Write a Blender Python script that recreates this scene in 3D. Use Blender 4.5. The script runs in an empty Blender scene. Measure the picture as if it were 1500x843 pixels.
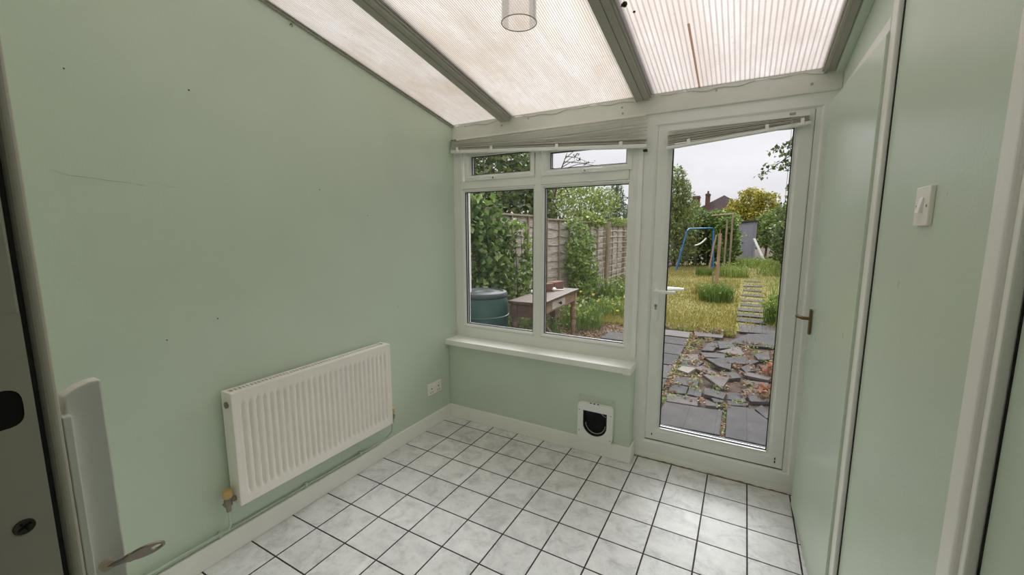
import bpy, bmesh, math, random
import numpy as np
from mathutils import Vector, Matrix
random.seed(7)
rng = np.random.default_rng(7)
PI = math.pi
scene = bpy.context.scene
COL = scene.collection

# ------------------------------------------------------------------ helpers
def lin(c):
    return tuple(((v/255)/12.92 if v/255 <= .04045 else ((v/255+.055)/1.055)**2.4) for v in c)

class MB:
    """collects shapes for ONE mesh object"""
    def __init__(s): s.v = []; s.f = []; s.m = []
    def add(s, vs, fs, mi=0):
        b = len(s.v); s.v += [tuple(v) for v in vs]
        s.f += [tuple(b+i for i in f) for f in fs]; s.m += [mi]*len(fs); return s
    def box(s, x0, x1, y0, y1, z0, z1, mi=0, M=None):
        vs = [Vector((x, y, z)) for z in (z0, z1) for y in (y0, y1) for x in (x0, x1)]
        if M is not None: vs = [M @ v for v in vs]
        return s.add(vs, [(0,2,3,1),(4,5,7,6),(0,1,5,4),(2,6,7,3),(0,4,6,2),(1,3,7,5)], mi)
    def tube(s, pts, r, n=10, mi=0, caps=True):
        pts = [Vector(p) for p in pts]
        rs = r if isinstance(r, (list, tuple)) else [r]*len(pts)
        ring = []; prev = None
        for i, p in enumerate(pts):
            a = pts[max(i-1, 0)]; b = pts[min(i+1, len(pts)-1)]
            d = (b-a).normalized()
            if prev is None:
                u = d.orthogonal().normalized()
            else:
                u = (prev - d*prev.dot(d)).normalized()
            prev = u; w = d.cross(u)
            ring.append([p + (u*math.cos(2*PI*k/n) + w*math.sin(2*PI*k/n))*rs[i] for k in range(n)])
        vs = [v for q in ring for v in q]; fs = []
        for i in range(len(pts)-1):
            for k in range(n):
                a = i*n+k; b = i*n+(k+1) % n
                fs.append((a, b, b+n, a+n))
        if caps:
            fs.append(tuple(range(n))[::-1]); fs.append(tuple((len(pts)-1)*n+k for k in range(n)))
        return s.add(vs, fs, mi)
    def lathe(s, prof, M=None, n=24, mi=0):
        """prof: list of (r, z); around z, then moved by M"""
        vs = []
        for r, z in prof:
            for k in range(n):
                v = Vector((r*math.cos(2*PI*k/n), r*math.sin(2*PI*k/n), z)); vs.append(M @ v if M is not None else v)
        fs = []
        for i in range(len(prof)-1):
            for k in range(n):
                a = i*n+k; b = i*n+(k+1) % n
                fs.append((a, b, b+n, a+n))
        if prof[0][0] > 0: fs.append(tuple(range(n))[::-1])
        if prof[-1][0] > 0: fs.append(tuple((len(prof)-1)*n+k for k in range(n)))
        return s.add(vs, fs, mi)
    def prism(s, poly, M, d, mi=0):
        """poly 2D (a,b) -> M @ (a,b,0) .. (a,b,d)"""
        n = len(poly)
        vs = [M @ Vector((a, b, 0)) for a, b in poly] + [M @ Vector((a, b, d)) for a, b in poly]
        fs = [tuple(range(n))[::-1], tuple(range(n, 2*n))] + [(i, (i+1) % n, n+(i+1) % n, n+i) for i in range(n)]
        return s.add(vs, fs, mi)
    def ring(s, x0, x1, z0, z1, prof, mi=0):
        """mitred rectangular frame in the xz plane; prof = (inset, y) points of a CLOSED profile"""
        vs = []
        for d, y in prof:
            vs += [(x0+d, y, z0+d), (x1-d, y, z0+d), (x1-d, y, z1-d), (x0+d, y, z1-d)]
        fs = []; n = len(prof)
        for i in range(n):
            j = (i+1) % n
            for k in range(4):
                l = (k+1) % 4
                fs.append((i*4+k, i*4+l, j*4+l, j*4+k))
        return s.add(vs, fs, mi)
    def build(s, name, mats, parent=None, bevel=0, smooth=False, seg=2):
        me = bpy.data.meshes.new(name)
        me.from_pydata(s.v, [], s.f)
        mats = mats if isinstance(mats, (list, tuple)) else [mats]
        for m in mats: me.materials.append(m)
        if len(mats) > 1: me.polygons.foreach_set('material_index', s.m)
        bm = bmesh.new(); bm.from_mesh(me)
        bmesh.ops.recalc_face_normals(bm, faces=bm.faces); bm.to_mesh(me); bm.free()
        if smooth:
            me.polygons.foreach_set('use_smooth', [True]*len(me.polygons))
            try: me.set_sharp_from_angle(angle=math.radians(40))
            except Exception: pass
        me.update()
        o = bpy.data.objects.new(name, me); COL.objects.link(o)
        if parent is not None:
            o.parent = parent
            o.matrix_parent_inverse = Matrix.Translation(-parent.location) if parent.type == 'EMPTY' else Matrix.Identity(4)
        if bevel:
            b = o.modifiers.new('bevel', 'BEVEL'); b.width = bevel; b.segments = seg; b.limit_method = 'ANGLE'; b.angle_limit = math.radians(35)
        return o

def tag(o, label, cat, group=None, kind=None):
    o['label'] = label; o['category'] = cat
    if group: o['group'] = group
    if kind: o['kind'] = kind
    return o
def empty(name, loc, label, cat, group=None, kind=None):
    o = bpy.data.objects.new(name, None); COL.objects.link(o); o.location = loc; o.empty_display_size = .05
    return tag(o, label, cat, group, kind)

# ------------------------------------------------------------------ materials
class NT:
    def __init__(s, name):
        s.mat = bpy.data.materials.new(name); s.mat.use_nodes = True
        s.t = s.mat.node_tree; s.t.nodes.clear()
        s.out = s.n('ShaderNodeOutputMaterial')
    def n(s, ty, **kw):
        d = s.t.nodes.new(ty)
        for k, v in kw.items(): setattr(d, k, v)
        return d
    def l(s, a, b): s.t.links.new(a, b)
    def val(s, node, i, v):
        if hasattr(v, 'is_output'): s.l(v, node.inputs[i])
        else: node.inputs[i].default_value = v
    def math(s, op, a, b=0.0, c=None):
        d = s.n('ShaderNodeMath', operation=op); s.val(d, 0, a); s.val(d, 1, b)
        if c is not None: s.val(d, 2, c)
        return d.outputs[0]
    def obj(s): return s.n('ShaderNodeTexCoord').outputs['Object']
    def noise(s, vec, scale, detail=4, rough=.6, dist=0):
        d = s.n('ShaderNodeTexNoise'); s.l(vec, d.inputs['Vector'])
        d.inputs['Scale'].default_value = scale; d.inputs['Detail'].default_value = detail
        d.inputs['Roughness'].default_value = rough; d.inputs['Distortion'].default_value = dist
        return d.outputs['Fac']
    def ramp(s, fac, stops):
        d = s.n('ShaderNodeValToRGB'); s.l(fac, d.inputs[0]); e = d.color_ramp.elements
        while len(e) < len(stops): e.new(.5)
        for k, (p, c) in enumerate(stops):
            e[k].position = p; e[k].color = (*c, 1) if len(c) == 3 else c
        return d.outputs[0]
    def mix(s, fac, a, b, mode='MIX'):
        d = s.n('ShaderNodeMix', data_type='RGBA', blend_type=mode); s.val(d, 0, fac)
        for i, v in ((6, a), (7, b)):
            if hasattr(v, 'is_output'): s.l(v, d.inputs[i])
            else: d.inputs[i].default_value = (*v, 1)
        return d.outputs[2]
    def bump(s, h, strength=.2, dist=.01):
        d = s.n('ShaderNodeBump'); d.inputs['Strength'].default_value = strength; d.inputs['Distance'].default_value = dist
        s.l(h, d.inputs['Height']); return d.outputs[0]
    def pbsdf(s, col, rough=.5, normal=None, metal=0, spec=.5):
        p = s.n('ShaderNodeBsdfPrincipled')
        s.val(p, 'Base Color', col if hasattr(col, 'is_output') else (*col, 1)); s.val(p, 'Roughness', rough)
        p.inputs['Metallic'].default_value = metal; p.inputs['Specular IOR Level'].default_value = spec
        if normal is not None: s.l(normal, p.inputs['Normal'])
        return p.outputs[0]
    def done(s, sh): s.l(sh, s.out.inputs['Surface']); return s.mat

def simple(name, c, rough=.5, var=.08, scale=6, metal=0, bump=0, bscale=60, spec=.5, stretch=None):
    t = NT(name); o = t.obj(); c = lin(c)
    if stretch:
        mp = t.n('ShaderNodeMapping'); mp.inputs['Scale'].default_value = stretch; t.l(o, mp.inputs[0]); o = mp.outputs[0]
    f = t.noise(o, scale)
    col = t.ramp(f, [(.25, tuple(v*(1-var) for v in c)), (.75, tuple(min(1, v*(1+var)) for v in c))])
    nm = t.bump(t.noise(o, bscale), bump) if bump else None
    return t.done(t.pbsdf(col, rough, nm, metal, spec))

def paint_mat(name, c, rough=.42):
    t = NT(name); o = t.obj(); c = lin(c)
    f = t.noise(o, 1.7, 5, .6); g = t.noise(o, 14, 4)
    col = t.ramp(f, [(.2, tuple(v*.93 for v in c)), (.8, tuple(v*1.05 for v in c))])
    spots = t.noise(o, 9, 2)
    col = t.mix(t.math('GREATER_THAN', spots, .765), col, tuple(v*.8 for v in c))
    h = t.math('ADD', t.math('MULTIPLY', g, .6), t.noise(o, 120, 2))
    return t.done(t.pbsdf(col, rough, t.bump(h, .12, .004)))

M = {}
M['green'] = paint_mat('green_paint', (209, 223, 206), .36)
M['green_door'] = paint_mat('green_gloss_paint', (208, 222, 205), .27)
M['green_board'] = paint_mat('green_board_paint', (200, 213, 196), .45)
M['white'] = simple('white_upvc', (242, 243, 239), .32, .03, 5)
M['cream'] = simple('cream_gloss_paint', (250, 249, 244), .38, .05, 4, bump=.05)
M['beam_paint'] = simple('old_white_paint', (230, 229, 222), .45, .08, 3, bump=.15, bscale=30)
M['radiator'] = simple('radiator_enamel', (250, 244, 238), .3, .02, 3)
M['plastic'] = simple('white_plastic', (249, 249, 248), .3, .02)
M['black'] = simple('black_rubber', (14, 14, 14), .5, .1)
M['dark'] = simple('dark_hollow', (22, 20, 18), .8, .1)
M['spacer'] = simple('silver_spacer', (225, 228, 230), .35, .02, metal=.3)
M['grey_metal'] = simple('grey_painted_metal', (172, 168, 158), .45, .08, 4)
M['steel'] = simple('worn_steel', (150, 142, 132), .35, .15, 40, metal=.9)
M['dark_steel'] = simple('dark_screw_steel', (84, 80, 70), .45, .15, 40, metal=.8)
M['nickel'] = simple('pale_nickel', (214, 196, 182), .35, .1, 40, metal=.5)
M['brass'] = simple('aged_brass', (132, 108, 68), .38, .2, 60, metal=.85)
M['valvecap'] = simple('yellowed_valve_cap', (206, 172, 112), .45, .06)
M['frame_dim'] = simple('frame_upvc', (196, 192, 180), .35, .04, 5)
M['pipe'] = paint_mat('green_pipe_paint', (200, 213, 197), .4)
M['slat'] = simple('blind_slat', (240, 237, 229), .4, .05, 8)
M['cord'] = simple('white_cord', (225, 222, 212), .7, .03)
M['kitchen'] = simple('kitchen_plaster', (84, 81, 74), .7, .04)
M['brick'] = simple('red_brick', (104, 72, 62), .9, .3, 30, bump=.4)
M['butt'] = simple('green_moulded_plastic', (36, 66, 64), .42, .12, 7)
M['buttlid'] = simple('black_moulded_plastic', (48, 52, 54), .5, .1, 7)
M['swing'] = simple('blue_painted_steel', (44, 108, 160), .45, .15, 5)
M['whiteboard'] = simple('weathered_white_board', (215, 213, 205), .6, .08)
M['shed'] = simple('grey_shed_paint', (136, 136, 148), .7, .1, 4, stretch=(6, 6, .6))
M['shedroof'] = simple('dark_roof_felt', (66, 62, 58), .9, .2)
M['soil'] = None

def wood(name, a, b, rough=.75, stretch=(18, 2, 18), bump=.25):
    t = NT(name); o = t.obj()
    mp = t.n('ShaderNodeMapping'); mp.inputs['Scale'].default_value = stretch; t.l(o, mp.inputs[0])
    f = t.noise(mp.outputs[0], 1.6, 6, .65, .4)
    col = t.ramp(f, [(.28, lin(a)), (.72, lin(b))])
    return t.done(t.pbsdf(col, rough, t.bump(f, bump, .01)))
M['fence'] = wood('weathered_fence_wood', (92, 84, 76), (204, 194, 182), .85, (4, 2.6, 34))
M['fencepost'] = wood('weathered_post_wood', (104, 92, 76), (168, 152, 130), .85, (26, 26, 1.6))
M['postpink'] = wood('peeled_post_wood', (128, 104, 84), (178, 152, 128), .85, (26, 26, 1.6))
M['tabletop'] = wood('brown_table_top', (50, 37, 28), (84, 65, 50), .4, (22, 1.6, 22))
M['tablebase'] = wood('pale_table_wood', (104, 80, 60), (152, 128, 102), .65, (18, 3, 18))
M['tabledark'] = wood('reddish_table_wood', (52, 36, 30), (88, 62, 50), .65, (18, 3, 18))
M['drawer'] = wood('bleached_drawer_wood', (150, 142, 132), (184, 176, 166), .7, (18, 3, 18))
M['bark'] = wood('tree_bark', (60, 48, 36), (104, 86, 66), .95, (20, 20, 3), .6)
M['grime'] = simple('brown_grime', (138, 118, 96), .9, .35, 60)
M['stain'] = simple('stained_tape', (150, 118, 92), .8, .25, 20)
M['wire'] = simple('pale_wire', (176, 174, 164), .5, .05)

def tile_mat():
    t = NT('grey_marbled_tiles'); o = t.obj(); S = .2
    sp = t.n('ShaderNodeSeparateXYZ'); t.l(o, sp.inputs[0])
    def dist(c):
        q = t.math('DIVIDE', c, S); fr = t.math('FRACT', t.math('ADD', q, .5))
        return t.math('MULTIPLY', t.math('ABSOLUTE', t.math('SUBTRACT', fr, .5)), S)
    wob = t.math('MULTIPLY', t.math('SUBTRACT', t.noise(o, 30, 2), .5), .0016)
    d = t.math('ADD', t.math('MINIMUM', dist(sp.outputs[0]), dist(sp.outputs[1])), wob)
    ids = t.n('ShaderNodeCombineXYZ')
    for i in (0, 1): t.l(t.math('FLOOR', t.math('DIVIDE', sp.outputs[i], S)), ids.inputs[i])
    wn = t.n('ShaderNodeTexWhiteNoise'); t.l(ids.outputs[0], wn.inputs['Vector'])
    off = t.n('ShaderNodeVectorMath', operation='MULTIPLY_ADD'); t.l(wn.outputs['Color'], off.inputs[0]); off.inputs[1].default_value = (7, 7, 7); t.l(o, off.inputs[2])
    n1 = t.noise(off.outputs[0], 9, 6, .62, .9); n2 = t.noise(off.outputs[0], 42, 5, .7, .6)
    f = t.math('ADD', t.math('MULTIPLY', n1, .68), t.math('MULTIPLY', n2, .32))
    col = t.ramp(f, [(.34, lin((196, 196, 197))), (.5, lin((228, 228, 227))), (.66, lin((243, 242, 241)))])
    tint = t.math('MULTIPLY_ADD', wn.outputs['Value'], .08, .94)
    c3 = t.n('ShaderNodeCombineXYZ')
    for i in range(3): t.l(tint, c3.inputs[i])
    col = t.mix(1.0, col, c3.outputs[0], 'MULTIPLY')
    g = t.math('LESS_THAN', d, .0033)
    dirt = t.ramp(t.noise(o, 5, 4), [(.3, lin((48, 38, 37))), (.7, lin((76, 66, 64)))])
    col = t.mix(g, col, dirt)
    edge = t.n('ShaderNodeMapRange'); t.l(d, edge.inputs[0]); edge.inputs[1].default_value = .0015; edge.inputs[2].default_value = .006
    h = t.math('ADD', edge.outputs[0], t.math('MULTIPLY', n2, .12))
    rough = t.math('MULTIPLY_ADD', g, .35, .5)
    p = t.pbsdf(col, rough, t.bump(h, .5, .002), 0, .3)
    return t.done(p)
M['tiles'] = tile_mat()

def sheet_mat(name, tint, period=.0105, base=(164, 161, 159), webk=.8):
    """dirty opal twin-wall polycarbonate: ribs along the slope"""
    t = NT(name); o = t.obj()
    sp = t.n('ShaderNodeSeparateXYZ'); t.l(o, sp.inputs[0])
    fr = t.math('FRACT', t.math('DIVIDE', sp.outputs[0], period))
    rib = t.math('ABSOLUTE', t.math('SUBTRACT', fr, .5))           # .5 on the web
    web = t.n('ShaderNodeMapRange', interpolation_type='SMOOTHSTEP'); t.l(rib, web.inputs[0]); web.inputs[1].default_value = .22; web.inputs[2].default_value = .48
    mp = t.n('ShaderNodeMapping'); mp.inputs['Scale'].default_value = (1, .45, 1); t.l(o, mp.inputs[0])
    n1 = t.noise(mp.outputs[0], 3.2, 7, .68, .5); n2 = t.noise(o, 38, 4, .65)
    ms = t.n('ShaderNodeMapping'); ms.inputs['Scale'].default_value = (95, 5, 5); t.l(o, ms.inputs[0])
    streak = t.noise(ms.outputs[0], 1.0, 3, .6); grain = t.noise(o, 170, 3, .7)
    w_ = base
    dirt = t.ramp(n1, [(.36, lin(tint)), (.52, lin(tuple(.45*a+.55*b for a, b in zip(tint, w_)))), (.64, lin(w_))])
    dark = tuple(.55*v for v in lin(tint))
    dirt = t.mix(t.math('MULTIPLY', t.math('GREATER_THAN', n2, .66), .30), dirt, dark)
    mr_ = t.n('ShaderNodeMapRange'); t.l(t.math('ADD', t.math('MULTIPLY', streak, .5), t.math('MULTIPLY', grain, .5)), mr_.inputs[0]); mr_.inputs[1].default_value = .38; mr_.inputs[2].default_value = .62; mr_.inputs[3].default_value = .40; mr_.inputs[4].default_value = 0
    dirt = t.mix(mr_.outputs[0], dirt, tuple(.62*v for v in lin(tint)))
    col = t.mix(t.math('MULTIPLY', web.outputs[0], webk), dirt, tuple(.42*v for v in lin(tint)))
    nm = t.bump(rib, .25, .003)
    tr = t.n('ShaderNodeBsdfTranslucent'); t.l(col, tr.inputs[0])
    tp = t.n('ShaderNodeBsdfTransparent'); t.l(col, tp.inputs[0])
    gl = t.n('ShaderNodeBsdfGlossy'); gl.inputs['Roughness'].default_value = .25; t.l(nm, gl.inputs['Normal'])
    df = t.n('ShaderNodeBsdfDiffuse'); t.l(col, df.inputs[0])
    m1 = t.n('ShaderNodeMixShader'); m1.inputs[0].default_value = .12; t.l(tr.outputs[0], m1.inputs[1]); t.l(tp.outputs[0], m1.inputs[2])
    m2 = t.n('ShaderNodeMixShader'); m2.inputs[0].default_value = .10; t.l(m1.outputs[0], m2.inputs[1]); t.l(df.outputs[0], m2.inputs[2])
    m3 = t.n('ShaderNodeMixShader'); m3.inputs[0].default_value = .04; t.l(m2.outputs[0], m3.inputs[1]); t.l(gl.outputs[0], m3.inputs[2])
    return t.done(m3.outputs[0])
M['sheet'] = sheet_mat('ribbed_polycarbonate', (146, 137, 127))
M['sheet_rosy'] = sheet_mat('ribbed_polycarbonate_rosy', (144, 136, 131), .021, (155, 150, 148), .65)
def clear_mat(name, tint, refl=.06, rough=0.0, haze=0.0):
    t = NT(name)
    tp = t.n('ShaderNodeBsdfTransparent'); tp.inputs[0].default_value = (*tint, 1)
    gl = t.n('ShaderNodeBsdfGlossy'); gl.inputs['Roughness'].default_value = rough
    fr = t.n('ShaderNodeFresnel'); fr.inputs['IOR'].default_value = 1.45
    m = t.n('ShaderNodeMixShader'); t.l(t.math('MULTIPLY', fr.outputs[0], refl), m.inputs[0]); t.l(tp.outputs[0], m.inputs[1]); t.l(gl.outputs[0], m.inputs[2])
    s = m.outputs[0]
    if haze:
        df = t.n('ShaderNodeBsdfTranslucent'); df.inputs[0].default_value = (.9, .88, .87, 1)
        m2 = t.n('ShaderNodeMixShader'); m2.inputs[0].default_value = haze; t.l(s, m2.inputs[1]); t.l(df.outputs[0], m2.inputs[2]); s = m2.outputs[0]
    return t.done(s)
M['glass'] = clear_mat('window_glass', (.955, .955, .958), .55)
M['topskin'] = clear_mat('clear_top_skin', (.96, .96, .95), .4)
M['shade'] = clear_mat('ribbed_clear_shade', (.985, .975, .97), .5, .1, .07)
M['flap'] = clear_mat('smoked_flap', (.10, .085, .08), .8, .1)

_t = NT('translucent_brown_stain'); _n = _t.n('ShaderNodeBsdfTranslucent'); _n.inputs[0].default_value = (.62, .5, .4, 1); _p = _t.n('ShaderNodeBsdfTransparent'); _p.inputs[0].default_value = (.75, .66, .58, 1)
_m = _t.n('ShaderNodeMixShader'); _m.inputs[0].default_value = .3; _t.l(_p.outputs[0], _m.inputs[1]); _t.l(_n.outputs[0], _m.inputs[2]); M['stain_clear'] = _t.done(_m.outputs[0])
def leaf_mat(name, a, b, c=None):
    t = NT(name)
    g = t.n('ShaderNodeNewGeometry'); stops = [(0, lin(a)), (1, lin(b))] if c is None else [(0, lin(a)), (.55, lin(b)), (1, lin(c))]
    col = t.ramp(g.outputs['Random Per Island'], stops)
    p = t.pbsdf(col, .5, None, 0, .35)
    tr = t.n('ShaderNodeBsdfTranslucent'); t.l(col, tr.inputs[0])
    m = t.n('ShaderNodeMixShader'); m.inputs[0].default_value = .28; t.l(p, m.inputs[1]); t.l(tr.outputs[0], m.inputs[2])
    return t.done(m.outputs[0])
M['l_ivy'] = leaf_mat('climber_leaf', (52, 74, 38), (88, 114, 56), (138, 160, 84))
M['l_dark'] = leaf_mat('dark_leaf', (44, 60, 34), (80, 98, 50), (120, 132, 70))
M['l_conifer'] = leaf_mat('conifer_leaf', (58, 78, 46), (112, 132, 66), (172, 178, 102))
M['l_grey'] = leaf_mat('grey_conifer_leaf', (66, 84, 66), (112, 126, 100))
M['l_lime'] = leaf_mat('lime_leaf', (88, 108, 50), (126, 144, 68), (166, 176, 96))
M['l_yellow'] = leaf_mat('golden_leaf', (92, 98, 42), (158, 152, 56), (212, 198, 90))
M['l_mid'] = leaf_mat('mid_leaf', (66, 94, 42), (106, 132, 62), (144, 160, 84))
M['l_weed'] = leaf_mat('weed_leaf', (84, 112, 50), (132, 152, 74), (164, 172, 96))
M['l_red'] = leaf_mat('reddish_leaf', (128, 84, 64), (176, 122, 102), (122, 118, 74))
M['l_grass'] = leaf_mat('lawn_blade', (98, 102, 44), (140, 134, 62), (162, 148, 86))
M['l_tuft'] = leaf_mat('tuft_blade', (70, 98, 44), (112, 134, 64))
M['l_litter'] = leaf_mat('leaf_litter', (86, 64, 46), (140, 110, 82), (168, 140, 108))
M['l_flower'] = leaf_mat('yellow_petal', (214, 196, 40), (236, 220, 70))

def slab_mat(name, a, b):
    t = NT(name); o = t.obj(); oi = t.n('ShaderNodeObjectInfo')
    f = t.math('ADD', t.math('MULTIPLY', t.noise(o, 7, 6, .7), .75), t.math('MULTIPLY', oi.outputs['Random'], .25))
    col = t.ramp(f, [(.36, lin(a)), (.64, lin(b))])
    moss = t.math('GREATER_THAN', t.math('ADD', t.math('MULTIPLY', t.noise(o, 4, 4, .7), .7), t.math('MULTIPLY', t.noise(o, 22, 4, .7), .3)), .585)
    col = t.mix(t.math('MULTIPLY', moss, .55), col, lin((70, 64, 48)))
    spk = t.math('GREATER_THAN', t.noise(o, 60, 2), .68)
    col = t.mix(t.math('MULTIPLY', spk, .3), col, lin((96, 92, 90)))
    return t.done(t.pbsdf(col, .85, t.bump(t.noise(o, 40, 5, .7), .3, .006)))
M['slab'] = slab_mat('grey_slab', (22, 21, 21), (54, 51, 50))
M['slab_pale'] = slab_mat('pale_slab', (42, 38, 37), (84, 77, 74))
M['slab_white'] = slab_mat('bleached_slab', (104, 98, 91), (130, 122, 112))

def ground_mat(name, stops, scale, rough=.95, bump=.5):
    t = NT(name); o = t.obj()
    f = t.math('ADD', t.math('MULTIPLY', t.noise(o, scale, 5, .6), .6), t.math('MULTIPLY', t.noise(o, scale*9, 4, .7), .4))
    return t.done(t.pbsdf(t.ramp(f, [(p, lin(c)) for p, c in stops]), rough, t.bump(f, bump, .03), 0, .2))
M['soil'] = ground_mat('soil_and_litter', [(.35, (44, 35, 30)), (.5, (72, 58, 48)), (.65, (58, 54, 38))], 5)
M['lawn'] = ground_mat('patchy_lawn', [(.32, (72, 76, 36)), (.5, (110, 104, 54)), (.66, (124, 112, 70))], 2.4)
M['brickwall'] = ground_mat('house_brick', [(.35, (88, 66, 58)), (.65, (112, 86, 76))], 6)
M['rooftile'] = ground_mat('house_roof_tiles', [(.35, (66, 57, 57)), (.65, (88, 76, 75))], 2)

# ------------------------------------------------------------------ room shell
XR = 2.248
SL = .189
def zr(y): return 2.158 + SL*(.2 - y)
YF = -2.22            # room face of the wall round the doorway we look through

def struct(o, label, cat): return tag(o, label, cat, kind='structure')
b = MB(); b.box(-.12, 3.4, -4.6, .27, -.10, 0)
struct(b.build('floor', M['tiles']), 'grey marbled square floor tiles with dark grout', 'floor')

b = MB(); Mx = Matrix(((0,0,1,0),(1,0,0,0),(0,1,0,0),(0,0,0,1)))     # (a,b,d)->(y=a? ) maps (a,b,d)->(d,a,b)
poly = [(.3, -.1), (.3, zr(.3)+.02), (YF-.1, zr(YF-.1)+.02), (YF-.1, -.1)]
b.prism(poly, Matrix.Translation((-.12, 0, 0)) @ Mx, .12)
wl = struct(b.build('wall_left', M['green']), 'plain pale green wall on the left behind the radiator', 'wall')
c = MB()
pts = [(.0005, y, z) for y, z in ((-1.86, 1.604), (-1.825, 1.592), (-1.77, 1.589), (-1.72, 1.584), (-1.68, 1.583), (-1.64, 1.577), (-1.62, 1.576))]
c.tube(pts, [.0004, .0012, .0010, .0016, .0009, .0014, .0004], 6)
pts = [(.0005, y, z) for y, z in ((-1.62, 1.585), (-1.60, 1.592), (-1.575, 1.584), (-1.55, 1.578), (-1.52, 1.58))]
c.tube(pts, [.0003, .0009, .0006, .0009, .0003], 6)
c.build('crack', M['green_board'], wl)
for y, z, rr in ((-1.46, 1.95, .004), (-1.80, 1.92, .003), (-1.44, 1.05, .0035), (-1.62, 1.0, .003), (-.92, 1.62, .003), (-.62, 1.50, .0025)):
    q = MB(); q.lathe([(0, -.001), (rr, -.001), (rr*.8, .0006), (0, .0008)], Matrix.Translation((0, y, z)) @ Matrix.Rotation(PI/2, 4, 'Y'), 8); q.build('nail_hole', M['dark_steel'], wl)

b = MB(); poly = [(.3, -.1), (.3, zr(.3)+.02), (YF-.1, zr(YF-.1)+.02), (YF-.1, -.1)]
b.prism(poly, Matrix.Translation((XR, 0, 0)) @ Mx, .12)
wr = struct(b.build('wall_right', M['green']), 'pale green wall on the right holding the light switch', 'wall')

b = MB(); b.box(0, 1.362, .10, .285, 0, .566)
wb = struct(b.build('wall_back', M['green'], bevel=.004), 'low green wall under the window sill', 'wall')

b = MB()      # wall we look through: left of the doorway and over it
b.box(-.0, .62, YF-.1, YF, 0, 2.6); b.box(.62, XR, YF-.1, YF, 2.12, 2.64)
struct(b.build('wall_front', M['green']), 'green wall round the doorway we look through', 'wall')
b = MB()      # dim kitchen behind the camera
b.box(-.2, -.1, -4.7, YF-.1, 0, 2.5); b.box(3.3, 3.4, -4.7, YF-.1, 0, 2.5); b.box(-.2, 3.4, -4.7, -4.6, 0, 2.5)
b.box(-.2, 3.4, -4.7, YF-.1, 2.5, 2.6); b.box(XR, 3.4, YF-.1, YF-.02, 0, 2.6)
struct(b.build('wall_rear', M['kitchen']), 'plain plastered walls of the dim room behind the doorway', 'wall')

# skirting boards
def skirt(name, boxes, label):
    b = MB()
    for x in boxes: b.box(*x)
    return struct(b.build(name, M['cream'], bevel=.004), label, 'skirting board')
skirt('baseboard_left', [(0, .016, YF, .1, 0, .098)], 'cream skirting board under the radiator along the left wall')
skirt('baseboard_back', [(.016, 1.378, .083, .1, 0, .098), (1.362, 1.378, .1, .198, 0, .098)], 'cream skirting board under the cat flap')
# head beam over window and door
b = MB(); b.box(0, XR, .188, .285, 2.06, 2.157)
tb = struct(b.build('trim_1', M['beam_paint'], bevel=.003), 'white painted wooden beam across the top of window and door', 'beam')
for x, z in ((.12, 2.147), (.42, 2.115), (.62, 2.135), (1.23, 2.118), (1.235, 2.085), (1.72, 2.135), (2.13, 2.10)):
    s = MB(); s.lathe([(0, -.003), (.006, -.003), (.005, .003), (0, .003)], Matrix.Translation((x, .187, z)) @ Matrix.Rotation(PI/2, 4, 'X'), 10)
    s.build('screw_head', M['grey_metal'], tb)
s = MB()        # ragged sealing tape along the top edge
xs = np.linspace(.01, 2.2, 60); up = [(x, 2.168) for x in xs]; lo = [(x, 2.148+.006*math.sin(x*37)+.006*math.sin(x*13+1)) for x in xs][::-1]
vs = [(x, .186, z) for x, z in up+lo]; n = len(up)
s.add(vs, [(i, i+1, 2*n-2-i, 2*n-1-i) for i in range(n-1)])
o = s.build('sealing_tape', M['beam_paint'], tb); sol = o.modifiers.new('solid', 'SOLIDIFY'); sol.thickness = .004

# ------------------------------------------------------------------ glazed lean-to roof
roof = empty('ceiling', (0, 0, 2.2), 'sloping ribbed translucent roof with grey glazing bars', 'roof', kind='structure')
Y0, Y1 = .42, YF-.15
def slope_box(b, x0, x1, d0, d1, y0=Y0, y1=Y1, mi=0):
    """box running up the slope, d measured up from the underside of the sheets"""
    vs = []
    for y in (y0, y1):
        for d in (d0, d1):
            for x in (x0, x1): vs.append((x, y, zr(y)+d))
    b.add(vs, [(0,1,3,2),(4,6,7,5),(0,4,5,1),(2,3,7,6),(0,2,6,4),(1,5,7,3)], mi)
for x0, x1, k in ((.0, .425, 'sheet'), (.47, 1.325, 'sheet'), (1.37, 2.20, 'sheet_rosy')):
    b = MB(); vs = []
    for d in (0, .016):
        vs += [(x0, Y0, zr(Y0)+d), (x1, Y0, zr(Y0)+d), (x1, Y1, zr(Y1)+d), (x0, Y1, zr(Y1)+d)]
    b.add(vs, [(0,1,2,3)], 0); b.f += []
    b.add(vs, [(4,5,6,7)], 1)
    b.add(vs, [(0,1,5,4),(2,3,7,6)], 1)
    b.build('roof_sheet', [M[k], M['topskin']], roof)
e = MB(); slope_box(e, 1.634, 1.644, -.0022, -.0008, .26, -.35); e.build('brown_stain_strip', M['stain_clear'], roof)
def glazing_bar(x0, x1):
    w = x1-x0; bar = MB()
    slope_box(bar, x0, x0+w*.53, -.024, -.004, .205); slope_box(bar, x0+w*.57, x1-.006, -.024, -.004, .205)
    slope_box(bar, x0+.004, x1-.012, -.018, .03, .21)
    slope_box(bar, x1-.012, x1+.004, -.012, -.002, .21)
    slope_box(bar, x0-.012, x1+.02, .02, .034)
    return bar.build('glazing_bar', M['grey_metal'], roof, bevel=.002)
glazing_bar(.41, .492); glazing_bar(1.308, 1.388)
e = MB(); slope_box(e, 2.165, 2.215, -.014, .03, .2); slope_box(e, 2.172, 2.185, -.024, -.01, .2); slope_box(e, 2.2, XR+.1, .02, .035)
e.build('edge_bar', M['grey_metal'], roof, bevel=.002)
e = MB(); slope_box(e, 2.216, XR, -.03, .02, .2)
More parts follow.
